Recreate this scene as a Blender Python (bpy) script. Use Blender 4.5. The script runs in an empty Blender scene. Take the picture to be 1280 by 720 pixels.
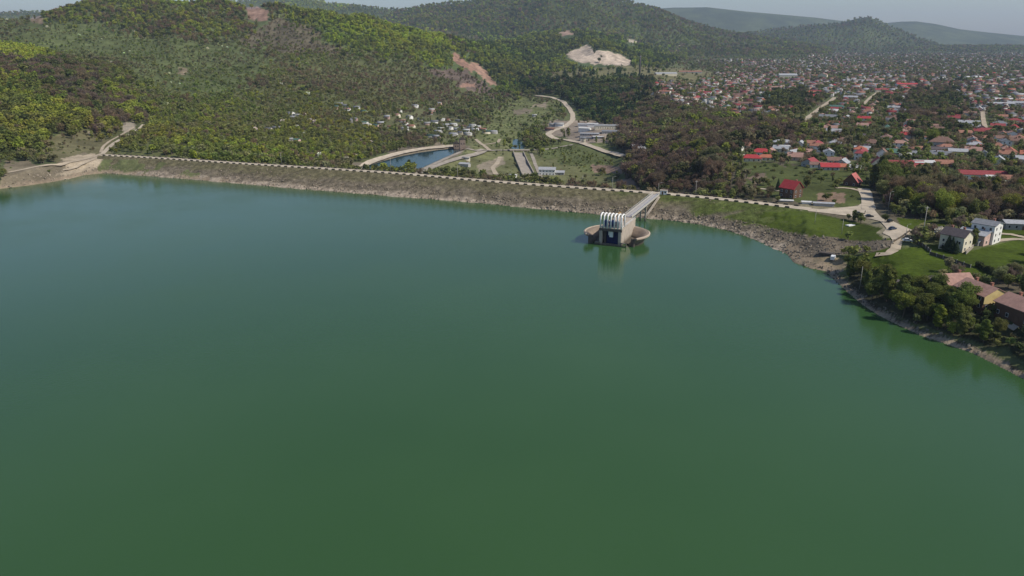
SKY_STRENGTH, SUN_STRENGTH, HAZE, EXPOSURE = 0.13, 5.0, 4.6e-5, -0.25
import bpy, bmesh, math, random
import numpy as np
from mathutils import Vector, Matrix
C = bpy.context.scene.collection
rnd = random.Random(11)
RNG = np.random.default_rng(5)
# ------------------------------------------------------------------ camera model (photo coordinates 1280 x 720)
F = 960.0; PITCH = math.radians(17.8); HC = 100.0
CP, SP = math.cos(PITCH), math.sin(PITCH)
def ray(px, py):
    a = (px - 640.0) / F; b = (360.0 - py) / F
    return a, CP + SP * b, -SP + CP * b            # x, forward, up
def on_z(px, py, z):
    x, y, w = ray(px, py); t = (z - HC) / w
    return (x * t, y * t, z)
def at_y(px, py, Y):
    x, y, w = ray(px, py); t = Y / y
    return (x * t, Y, HC + w * t)
def project(X, Y, Z):
    X = np.asarray(X, float); Y = np.asarray(Y, float); Z = np.asarray(Z, float)
    dep = Y * CP + (HC - Z) * SP
    up = Y * SP + (Z - HC) * CP
    return 640 + F * X / dep, 360 - F * up / dep, dep
# ------------------------------------------------------------------ noise
def hash2(ix, iy, seed):
    n = (ix.astype(np.int64) * 374761393 + iy.astype(np.int64) * 668265263 + seed * 974634777) & 0xffffffff
    n = ((n ^ (n >> 13)) * 1274126177) & 0xffffffff
    n = n ^ (n >> 16)
    return (n & 0xffff) / 65535.0
def vnoise(x, y, seed=0):
    x0 = np.floor(x); y0 = np.floor(y); fx = x - x0; fy = y - y0
    fx = fx * fx * fx * (fx * (fx * 6 - 15) + 10); fy = fy * fy * fy * (fy * (fy * 6 - 15) + 10)
    a = hash2(x0, y0, seed); b = hash2(x0 + 1, y0, seed); c = hash2(x0, y0 + 1, seed); d = hash2(x0 + 1, y0 + 1, seed)
    return (a * (1 - fx) + b * fx) * (1 - fy) + (c * (1 - fx) + d * fx) * fy
def fbm(x, y, oct=4, seed=0):
    x = np.asarray(x, float); y = np.asarray(y, float)
    s = 0; a = 0.5; t = 0
    for i in range(oct):
        ca, sa = math.cos(0.7 * i), math.sin(0.7 * i)
        s = s + a * vnoise((x * ca - y * sa) * 2 ** i + 17.3 * i, (x * sa + y * ca) * 2 ** i, seed + i); t += a; a *= 0.5
    return s / t
def ridged(x, y, oct=4, seed=0):
    x = np.asarray(x, float); y = np.asarray(y, float)
    s = 0; a = 0.5; t = 0
    for i in range(oct):
        s = s + a * (1 - np.abs(2 * vnoise(x * 2 ** i + 5.1 * i, y * 2 ** i, seed + i) - 1)); t += a; a *= 0.5
    return s / t
def sstep(a, b, x): 
    t = np.clip((x - a) / (b - a), 0, 1); return t * t * (3 - 2 * t)
def in_poly(X, Y, poly):
    X = np.asarray(X, float); Y = np.asarray(Y, float); r = np.zeros(X.shape, bool); n = len(poly)
    for i in range(n):
        x1, y1 = poly[i][:2]; x2, y2 = poly[(i + 1) % n][:2]
        if y1 == y2: continue
        c = ((y1 > Y) != (y2 > Y)) & (X < (x2 - x1) * (Y - y1) / (y2 - y1) + x1)
        r ^= c
    return r
def dist_line(X, Y, line):
    X = np.asarray(X, float); Y = np.asarray(Y, float); d = np.full(X.shape, 1e12)
    for (x1, y1), (x2, y2) in zip([p[:2] for p in line[:-1]], [p[:2] for p in line[1:]]):
        vx, vy = x2 - x1, y2 - y1; L = vx * vx + vy * vy + 1e-9
        t = np.clip(((X - x1) * vx + (Y - y1) * vy) / L, 0, 1)
        d = np.minimum(d, (X - x1 - t * vx) ** 2 + (Y - y1 - t * vy) ** 2)
    return np.sqrt(d)
# ------------------------------------------------------------------ key lines
ZC = 10.0
SHORE_PX = [(-420, 330), (-200, 268), (-60, 246), (0, 236), (35, 232), (62, 228), (85, 224), (105, 219), (128, 216.5), (200, 221), (300, 229.5), (400, 238.5), (500, 246), (600, 254),
            (700, 264), (760, 269.5), (820, 273), (860, 276.5), (900, 285), (930, 293), (955, 303), (972, 310), (984, 318), (992, 328), (1012, 335), (1032, 339), (1044, 350), (1058, 364), (1078, 381),
            (1100, 395), (1122, 406), (1150, 419), (1185, 431), (1215, 441), (1245, 456), (1282, 475), (1340, 512), (1420, 570), (1560, 700)]
SHORE = [on_z(x, y, 0) for x, y in SHORE_PX]
LAKE = SHORE + [(SHORE[-1][0] + 120, -60, 0), (SHORE[-1][0] + 200, -700, 0), (-1200, -700, 0), (SHORE[0][0] - 400, SHORE[0][1] - 60, 0)]
CREST_PX = [(122, 194.5), (160, 196.5), (220, 200), (300, 205.5), (400, 211.5), (500, 218), (600, 227), (700, 234.5), (780, 240), (820, 242.5), (900, 250), (960, 257), (1010, 263)]
CREST = [on_z(x, y, ZC) for x, y in CREST_PX]
DAMSHORE_PX = [(118, 216), (165, 218.7), (222, 223), (300, 229.5), (395, 238), (492, 245.4), (590, 253), (690, 263), (765, 269.8), (808, 272.4), (880, 280.5), (935, 295), (980, 316)]
DAMSHORE = [on_z(x, y, 0) for x, y in DAMSHORE_PX]
# ------------------------------------------------------------------ relief from control points
CTRL = []
def cz(px, Y, z):
    py = 360 - F * math.tan(PITCH - math.atan2(HC - z, Y)); x, y, w = ray(px, py); CTRL.append((x / y, math.log(Y), z))
def cp(px, Y, py):
    X, Yy, z = at_y(px, py, Y); CTRL.append((X / Y, math.log(Y), z))
for px, lst in {
    -300: [(350, 4), (560, 25), (800, 70), (1200, 120), (1800, 190), (2600, 230), (3500, 120)],
    -120: [(420, 6), (600, 14), (720, 50), (1000, 95), (1500, 125), (1900, 175), (2600, 150)],
}.items():
    for Y, z in lst: cz(px, Y, z)
for px, lst in {
    0: [(565, 217), (650, 185), (760, 150), (880, 116), (1000, 90), (1500, 62), (1700, 42), (1900, 24)],
    60: [(575, 212), (670, 185), (760, 158), (880, 125), (1000, 96), (1500, 62), (1750, 32), (2000, 12)],
    125: [(640, 197), (690, 186), (760, 172), (850, 148), (960, 125), (1500, 64), (1750, 36), (2050, 5)],
    190: [(760, 170), (900, 152), (1100, 118), (1500, 70), (1800, 38), (2100, 5)],
    270: [(950, 152), (1200, 112), (1550, 72), (1850, 38), (2100, 8)],
    340: [(1000, 158), (1250, 115), (1550, 78), (1850, 46), (2080, 15)],
    400: [(1000, 163), (1250, 124), (1550, 84), (1800, 54), (2050, 23)],
    460: [(1150, 158), (1300, 130), (1600, 90), (1850, 58), (2080, 27)],
    520: [(1250, 155), (1400, 135), (1700, 95), (1900, 68), (2130, 40)],
    570: [(1250, 158), (1450, 136), (1700, 108), (1900, 84), (2080, 66), (2280, 50)],
    615: [(1500, 140), (1700, 122), (1900, 106), (2100, 88), (2400, 68), (2700, 56)],
    660: [(1550, 136), (1800, 118), (2200, 94), (2700, 68), (3200, 50)],
    700: [(1480, 141), (1620, 128), (1850, 104), (2200, 90), (2500, 82), (3000, 56), (3400, 42)],
    750: [(1350, 152), (1550, 128), (1850, 104), (2200, 90), (2480, 83), (2640, 62), (3200, 50), (3600, 38)],
    800: [(1050, 178), (1250, 150), (1500, 122), (1850, 104), (2300, 87), (2700, 76), (3500, 58)],
}.items():
    for Y, py in lst: cp(px, Y, py)
for px, lst in {
    60: [(1130, 66), (1280, 80)], 0: [(1150, 70), (1300, 82)], 125: [(1080, 50), (1250, 66), (2700, 130)], 0.1: [(2600, 130)], 270: [(700, 4), (800, 5), (2700, 120)],
    190: [(700, 14), (2700, 120)], 340: [(640, 0), (800, -8), (2600, 120)], 400: [(650, -16), (800, -20), (2600, 110)], 460: [(640, -25), (800, -27), (1000, -27), (2600, 90)],
    520: [(600, -25), (800, -27), (1050, -26), (2600, 80)], 570: [(600, -28), (800, -29), (1100, -28), (2900, 80)], 640: [(600, -29), (800, -31), (1000, -32), (1200, -32), (1400, -31), (3800, 90)],
    700: [(580, -27), (700, -30), (900, -31), (1100, -30), (1300, -28), (3900, 120)], 760: [(560, -20), (650, -27), (800, -30), (950, -26), (1100, -20), (4200, 120)],
    800: [(520, -10), (620, -22), (750, -20), (900, -12)], 850: [(480, 0), (600, -6), (720, -5), (1000, -3), (1300, 1), (1700, 5), (2500, 12), (3500, 30)],
    900: [(455, 6), (600, 4), (800, 3), (1200, 3), (2500, 8), (4000, 20)], 1000: [(360, 7), (440, 10), (600, 9), (900, 6), (1500, 5), (2500, 8), (4500, 12)],
    1060: [(330, 4), (360, 5), (400, 8), (440, 10)], 1100: [(300, 6), (340, 8.5), (380, 10), (450, 10.5), (700, 9), (1200, 7), (2500, 8), (4500, 12)], 1200: [(265, 8), (310, 10), (400, 11), (600, 10)],
    1280: [(235, 7), (270, 10), (320, 10.5), (500, 11), (900, 9), (1500, 6), (2600, 8), (4500, 12)], 1450: [(160, 8), (300, 12), (500, 12), (900, 12), (1500, 12), (2600, 16), (4500, 12)],
    1700: [(100, 12), (300, 14), (900, 14), (2000, 14)],
}.items():
    for Y, z in lst: cz(px, Y, z)
CT = np.array(CTRL)
VS = 0.35
def _rbf_fit():
    P = CT[:, :2] * np.array([1, VS]); D = np.sqrt(((P[:, None] - P[None]) ** 2).sum(-1) + 0.012 ** 2)
    n = len(P); A = np.zeros((n + 3, n + 3)); A[:n, :n] = -D - np.eye(n) * 1e-4; A[:n, n] = 1; A[n, :n] = 1
    A[:n, n + 1:] = P; A[n + 1:, :n] = P.T
    return np.linalg.solve(A, np.concatenate([CT[:, 2], [0, 0, 0]])), P
RW, RP = _rbf_fit()
def rbf(s, v):
    out = np.empty(s.size); s = s.ravel(); v = v.ravel() * VS
    for i in range(0, s.size, 20000):
        d = np.sqrt((s[i:i+20000, None] - RP[None, :, 0]) ** 2 + (v[i:i+20000, None] - RP[None, :, 1]) ** 2 + 0.012 ** 2)
        out[i:i+20000] = -d @ RW[:-3] + RW[-3] + RW[-2] * s[i:i+20000] + RW[-1] * v[i:i+20000]
    return out
# mountain ranges: crest line in photo pixels at a real distance
RANGES = [
    (5300, 1900, 1500, [(380, 26), (460, 30), (500, 14), (540, 7), (580, 3), (620, -3), (680, -16), (730, -14), (760, -1), (790, 4), (820, 12), (850, 24), (880, 34), (920, 43), (980, 52), (1040, 62)], 0.30, 1),
    (6300, 1500, 1500, [(-100, 20), (150, 12), (250, 6), (300, 2), (345, -3), (380, -2), (410, 5), (450, 9), (490, 12), (530, 13), (580, 16), (640, 20)], 0.22, 2),
    (6900, 1500, 1600, [(820, 58), (880, 50), (925, 43), (960, 38), (1000, 33.5), (1030, 31), (1052, 28.5), (1070, 23.5), (1084, 21), (1096, 25), (1112, 33), (1130, 40), (1150, 48), (1175, 57), (1210, 64), (1280, 67)], 0.16, 3),
    (11500, 2300, 2000, [(640, 30), (700, 26), (760, 18), (800, 12), (840, 9.5), (885, 9), (930, 14), (970, 17.5), (1020, 22), (1060, 27), (1100, 29.5), (1125, 27), (1145, 26.5), (1170, 30), (1200, 36.5), (1240, 41), (1290, 46), (1400, 50), (1550, 44), (1700, 50)], 0.08, 4),
]
def ranges_z(X, Y):
    z = np.full(X.shape, -1e3); s = X / Y
    for Y0, wf, wb, line, amp, sd in RANGES:
        pts = [at_y(px, py, Y0) for px, py in line]
        ss = np.array([p[0] / Y0 for p in pts]); zz = np.array([p[2] for p in pts])
        top = np.interp(s, ss, zz, left=zz[0] - 60, right=zz[-1] - 30)
        top = np.where((s < ss[0]) | (s > ss[-1]), np.minimum(top, 60), top)
        t = (Y - Y0); g = ridged(X / 900.0 + 0.25 * Y / 900, Y / 1700.0, 4, sd * 7)
        front = np.clip(-t / wf, 0, 1); back = np.clip(t / wb, 0, 1)
        prof = np.where(t < 0, 1 - sstep(0, 1, front) * 0.55 - 0.45 * front, 1 - sstep(0, 1, back))
        env = np.clip(front * 3.0, 0, 1) * (1 - front ** 2) * (t < 0)
        h = 10 + (top - 10) * prof + (g - 0.62) * amp * 2.2 * (top - 10) * env
        z = np.maximum(z, np.where((front < 1) & (back < 1), h, -1e3))
    return z
def relief(X, Y):
    s = X / Y; v = np.log(Y)
    far = sstep(3300, 4300, Y)
    z = rbf(s, np.minimum(v, math.log(4300))).reshape(X.shape) * (1 - far) + 12 * far
    hill = np.clip((np.abs(z - 8) - 8) / 45, 0, 1) * (1 - far) * sstep(650, 900, Y)
    lam = 260.0
    g = ridged(X / lam + 0.2 * Y / lam, Y / lam * 0.6, 4, 3) - 0.62
    z = z + g * hill * np.clip(z * 0.38, 10, 46) + (fbm(X / 45, Y / 45, 3, 9) - 0.5) * 5 * hill
    z = z + (fbm(X / 60, Y / 60, 3, 4) - 0.5) * 1.0 * sstep(520, 800, Y)
    return np.maximum(z, ranges_z(X, Y))
POND_PX = [(452, 214), (463, 206.5), (480, 201), (500, 195.5), (525, 190.5), (550, 187), (572, 185), (577, 188), (560, 195), (540, 204), (520, 213.5)]
ZP = -27.0
POND = [on_z(x, y, ZP) for x, y in POND_PX]
RIVER_PX = [(638, 187), (655, 187), (657, 181), (651, 176), (645, 173), (641, 174), (640, 180)]
RIVER = [on_z(x, y, -33.5) for x, y in RIVER_PX]
def carve(X, Y, z):
    near = Y < 900
    d = np.full(X.shape, 1e3); d[near] = dist_line(X[near], Y[near], SHORE)
    inside = np.zeros(X.shape, bool); inside[near] = in_poly(X[near], Y[near], LAKE); 
    dd = np.full(X.shape, 1e3); m = (Y > 300) & (Y < 800); dd[m] = dist_line(X[m], Y[m], DAMSHORE + CREST[::-1])
    nd = sstep(25, 45, dd) + ((X < CREST[0][0]) | (X > CREST[-1][0]))      # away from the dam body
    slope = np.where(X < -200, 0.42, np.where(Y > 330, 0.30, 0.33))
    bump = 0.6 + 0.9 * fbm(X / 9, Y / 9, 3, 21)
    cap = 0.25 + d * slope * bump
    z = np.where(near & ~inside, np.minimum(z, cap), z)
    z = np.where(near & inside, np.maximum(-12, -0.3 - 0.4 * d), z)
    # pond basin
    m = (Y > 600) & (Y < 1200)
    pd = np.full(X.shape, 1e3); pd[m] = dist_line(X[m], Y[m], POND + POND[:1]); pi = np.zeros(X.shape, bool); pi[m] = in_poly(X[m], Y[m], POND)
    sd = np.where(pi, -pd, pd)
    w = 1 - sstep(14, 40, sd)
    z = z * (1 - w) + (ZP + np.clip(sd * 0.35, -3, 3.2)) * w
    pd = np.full(X.shape, 1e3); m = (Y > 800) & (Y < 1700); pd[m] = dist_line(X[m], Y[m], RIVER + RIVER[:1]); pi = np.zeros(X.shape, bool); pi[m] = in_poly(X[m], Y[m], RIVER)
    sd = np.where(pi, -pd, pd); w = 1 - sstep(6, 30, sd)
    return z * (1 - w) + (-33.5 + np.clip(sd * 0.25, -1.5, 2)) * w
NS, NV = 920, 1150
S_AX = np.linspace(-1.0, 1.0, NS); V_AX = np.linspace(math.log(95), math.log(17000), NV)
SG, VG = np.meshgrid(S_AX, V_AX); YG = np.exp(VG); XG = SG * YG
ZG = carve(XG, YG, relief(XG, YG))
def ground(x, y):
    x = np.asarray(x, float); y = np.asarray(y, float)
    a = np.clip((x / y - S_AX[0]) / (S_AX[1] - S_AX[0]), 0, NS - 1.001); b = np.clip((np.log(y) - V_AX[0]) / (V_AX[1] - V_AX[0]), 0, NV - 1.001)
    i = a.astype(int); j = b.astype(int); u = a - i; v = b - j
    return (ZG[j, i] * (1 - u) + ZG[j, i + 1] * u) * (1 - v) + (ZG[j + 1, i] * (1 - u) + ZG[j + 1, i + 1] * u) * v
_Ym = np.exp(np.linspace(math.log(150), math.log(15000), 2600))
def hit(px, py, ymin=150):
    """the ground point seen at a photo pixel"""
    x, y, w = ray(px, py); Y = _Ym[_Ym > ymin]; z = HC + w / y * Y; g = ground(x / y * Y, Y); k = np.argmax(z < g)
    if not (z < g).any(): k = len(Y) - 1
    a, b = Y[max(k - 1, 0)], Y[k]
    for _ in range(12):
        m = 0.5 * (a + b)
        if HC + w / y * m < float(ground(x / y * m, m)): b = m
        else: a = m
    return (x / y * b, b, float(ground(x / y * b, b)))
def gz(x, y): return float(ground(x, y))
def seen(X, Y, Z, n=70):
    """is the point in the open for the camera (terrain and dam crest only)"""
    X = np.asarray(X, float); Y = np.asarray(Y, float); Z = np.asarray(Z, float); ok = np.ones(X.shape, bool)
    for t in np.linspace(0.2, 0.985, n):
        x, y, z = X * t, Y * t, HC + (Z - HC) * t
        ok &= ~((z < ground(x, np.maximum(y, 100))) & (y > 100))
    # behind the dam crest?
    cx = np.array([p[0] / p[1] for p in CREST]); cy = np.array([p[1] for p in CREST])
    s = X / Y; yc = np.interp(s, cx, cy); m = (s > cx[0]) & (s < cx[-1]) & (Y > yc)
    zc = HC + (Z - HC) * yc / Y
    return ok & ~(m & (zc < ZC))
# ------------------------------------------------------------------ materials
def newmat(name, rough=0.85, spec=0.25):
    m = bpy.data.materials.new(name); m.use_nodes = True
    b = m.node_tree.nodes['Principled BSDF']; b.inputs['Roughness'].default_value = rough; b.inputs['Specular IOR Level'].default_value = spec
    return m, m.node_tree, b
def N(t, typ, **k):
    n = t.nodes.new(typ)
    for a, v in k.items(): setattr(n, a, v)
    return n
def mix(t, fac, a, b, mode='MIX'):
    n = N(t, 'ShaderNodeMix', data_type='RGBA', blend_type=mode)
    for s, v in ((n.inputs[0], fac), (n.inputs[6], a), (n.inputs[7], b)):
        if isinstance(v, bpy.types.NodeSocket): t.links.new(v, s)
        elif isinstance(v, (int, float)): s.default_value = v
        else: s.default_value = (*v, 1)
    return n.outputs[2]
def noise(t, scale, detail=4, vec=None, rough=0.6):
    n = N(t, 'ShaderNodeTexNoise'); n.inputs['Scale'].default_value = scale; n.inputs['Detail'].default_value = detail; n.inputs['Roughness'].default_value = rough
    if vec is None:
        g = N(t, 'ShaderNodeNewGeometry'); vec = g.outputs['Position']
    t.links.new(vec, n.inputs['Vector']); return n.outputs['Fac']
def ramp(t, fac, lo, hi):
    n = N(t, 'ShaderNodeMapRange'); n.inputs[1].default_value = lo; n.inputs[2].default_value = hi
    t.links.new(fac, n.inputs[0]); return n.outputs[0]
_mats = {}
def mat(name, col, rough=0.8, vary=0.25, scale=0.6, spec=0.25, metal=0.0, bump=0.0):
    if name in _mats: return _mats[name]
    m, t, b = newmat(name, rough, spec); b.inputs['Metallic'].default_value = metal
    f = ramp(t, noise(t, scale, 5), 0.3, 0.7); f2 = ramp(t, noise(t, scale * 7, 3), 0.35, 0.65)
    c = mix(t, f, [v * (1 - vary) for v in col], [min(1, v * (1 + vary)) for v in col])
    c = mix(t, f2, c, [v * (1 - vary * 1.2) for v in col]) if False else mix(t, mixf(t, f2, vary * 0.6), c, [v * 0.6 for v in col])
    t.links.new(c, b.inputs['Base Color'])
    if bump:
        bp = N(t, 'ShaderNodeBump'); bp.inputs['Strength'].default_value = bump; bp.inputs['Distance'].default_value = 0.15
        t.links.new(noise(t, scale * 5, 5), bp.inputs['Height']); t.links.new(bp.outputs[0], b.inputs['Normal'])
    _mats[name] = m; return m
def mixf(t, f, k):
    n = N(t, 'ShaderNodeMath', operation='MULTIPLY'); t.links.new(f, n.inputs[0]); n.inputs[1].default_value = k; return n.outputs[0]
# ------------------------------------------------------------------ object helpers
def mesh_np(name, co, faces_flat, loop_tot, smooth=False, mats=(), mi=None, col=None):
    me = bpy.data.meshes.new(name); co = np.asarray(co, np.float32); f = np.asarray(faces_flat, np.int32); lt = np.asarray(loop_tot, np.int32)
    me.vertices.add(len(co)); me.vertices.foreach_set('co', co.ravel()); me.loops.add(len(f)); me.loops.foreach_set('vertex_index', f)
    me.polygons.add(len(lt)); me.polygons.foreach_set('loop_start', np.concatenate([[0], np.cumsum(lt)[:-1]]).astype(np.int32)); me.polygons.foreach_set('loop_total', lt)
    if smooth: me.polygons.foreach_set('use_smooth', np.ones(len(lt), bool))
    for m in mats: me.materials.append(m)
    if mi is not None: me.polygons.foreach_set('material_index', np.asarray(mi, np.int32))
    if col is not None:
        a = me.color_attributes.new('cover', 'FLOAT_COLOR', 'POINT'); a.data.foreach_set('color', np.c_[col, np.ones(len(col))].astype(np.float32).ravel())
    me.update(calc_edges=True); return me
def link(name, me, parent=None, loc=None, rz=0.0):
    o = bpy.data.objects.new(name, me); C.objects.link(o)
    if parent is not None: o.parent = parent
    if loc is not None: o.location = loc
    if rz: o.rotation_euler = (0, 0, rz)
    return o
def tag(o, label=None, cat=None, group=None, kind=None):
    if label: o['label'] = label
    if cat: o['category'] = cat
    if group: o['group'] = group
    if kind: o['kind'] = kind
    return o
def thing(name, label, cat, loc=(0, 0, 0), rz=0.0, group=None):
    return tag(link(name, None, None, loc, rz), label, cat, group)
class MB:
    """collects shapes for one mesh"""
    def __init__(s): s.v = []; s.f = []; s.m = []
    def add(s, vs, fs, mi=0):
        k = len(s.v); s.v += [tuple(p) for p in vs]; s.f += [tuple(i + k for i in f) for f in fs]; s.m += [mi] * len(fs); return s
    def box(s, c, d, rz=0.0, mi=0, M=None):
        hx, hy, hz = d[0] / 2, d[1] / 2, d[2] / 2; vs = []
        ca, sa = math.cos(rz), math.sin(rz)
        for z in (-hz, hz):
            for x, y in ((-hx, -hy), (hx, -hy), (hx, hy), (-hx, hy)):
                vs.append((c[0] + x * ca - y * sa, c[1] + x * sa + y * ca, c[2] + z))
        return s.add(vs, [(3, 2, 1, 0), (4, 5, 6, 7), (0, 1, 5, 4), (1, 2, 6, 5), (2, 3, 7, 6), (3, 0, 4, 7)], mi)
    def beam(s, a, b, w, h, mi=0):
        a, b = Vector(a), Vector(b); d = (b - a).normalized(); up = Vector((0, 0, 1)) if abs(d.z) < 0.95 else Vector((0, 1, 0))
        sx = d.cross(up).normalized(); uz = sx.cross(d).normalized(); vs = []
        for p in (a, b):
            for i, j in ((-1, -1), (1, -1), (1, 1), (-1, 1)): vs.append(p + sx * i * w / 2 + uz * j * h / 2)
        return s.add(vs, [(3, 2, 1, 0), (4, 5, 6, 7), (0, 1, 5, 4), (1, 2, 6, 5), (2, 3, 7, 6), (3, 0, 4, 7)], mi)
    def tube(s, pts, r, n=6, mi=0):
        pts = [Vector(p) for p in pts]; rr = r if isinstance(r, (list, tuple)) else [r] * len(pts); vs = []; fs = []
        for k, p in enumerate(pts):
            d = (pts[min(k + 1, len(pts) - 1)] - pts[max(k - 1, 0)]).normalized(); up = Vector((0, 0, 1)) if abs(d.z) < 0.9 else Vector((1, 0, 0))
            sx = d.cross(up).normalized(); sy = sx.cross(d)
            for i in range(n):
                a = 2 * math.pi * i / n; vs.append(p + (sx * math.cos(a) + sy * math.sin(a)) * rr[k])
        for k in range(len(pts) - 1):
            for i in range(n):
                j = (i + 1) % n; fs.append((k * n + i, k * n + j, (k + 1) * n + j, (k + 1) * n + i))
        fs.append(tuple(range(n))); fs.append(tuple((len(pts) - 1) * n + i for i in reversed(range(n))))
        return s.add(vs, fs, mi)
    def prism(s, poly, z0, z1, mi=0):
        n = len(poly); vs = [(p[0], p[1], z0) for p in poly] + [(p[0], p[1], z1) for p in poly]
        return s.add(vs, [tuple(reversed(range(n))), tuple(range(n, 2 * n))] + [(i, (i + 1) % n, n + (i + 1) % n, n + i) for i in range(n)], mi)
    def mesh(s, name, mats, smooth=False):
        if not isinstance(mats, (list, tuple)): mats = [mats]
        me = bpy.data.meshes.new(name); me.from_pydata(s.v, [], s.f)
        for m in mats: me.materials.append(m)
        me.polygons.foreach_set('material_index', s.m)
        bm = bmesh.new(); bm.from_mesh(me); bmesh.ops.recalc_face_normals(bm, faces=bm.faces); bm.to_mesh(me); bm.free()
        if smooth: me.shade_smooth()
        return me
    def build(s, name, mats, parent=None, smooth=False, loc=None, rz=0.0):
        return link(name, s.mesh(name, mats, smooth), parent, loc, rz)
# ------------------------------------------------------------------ land cover
def blob(px, py, cx, cy, rx, ry, soft=0.5, warp=None):
    d = np.sqrt(((px - cx) / rx) ** 2 + ((py - cy) / ry) ** 2)
    if warp is not None: d = d + warp
    return 1 - sstep(1 - soft, 1 + soft * 0.5, d)
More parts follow.
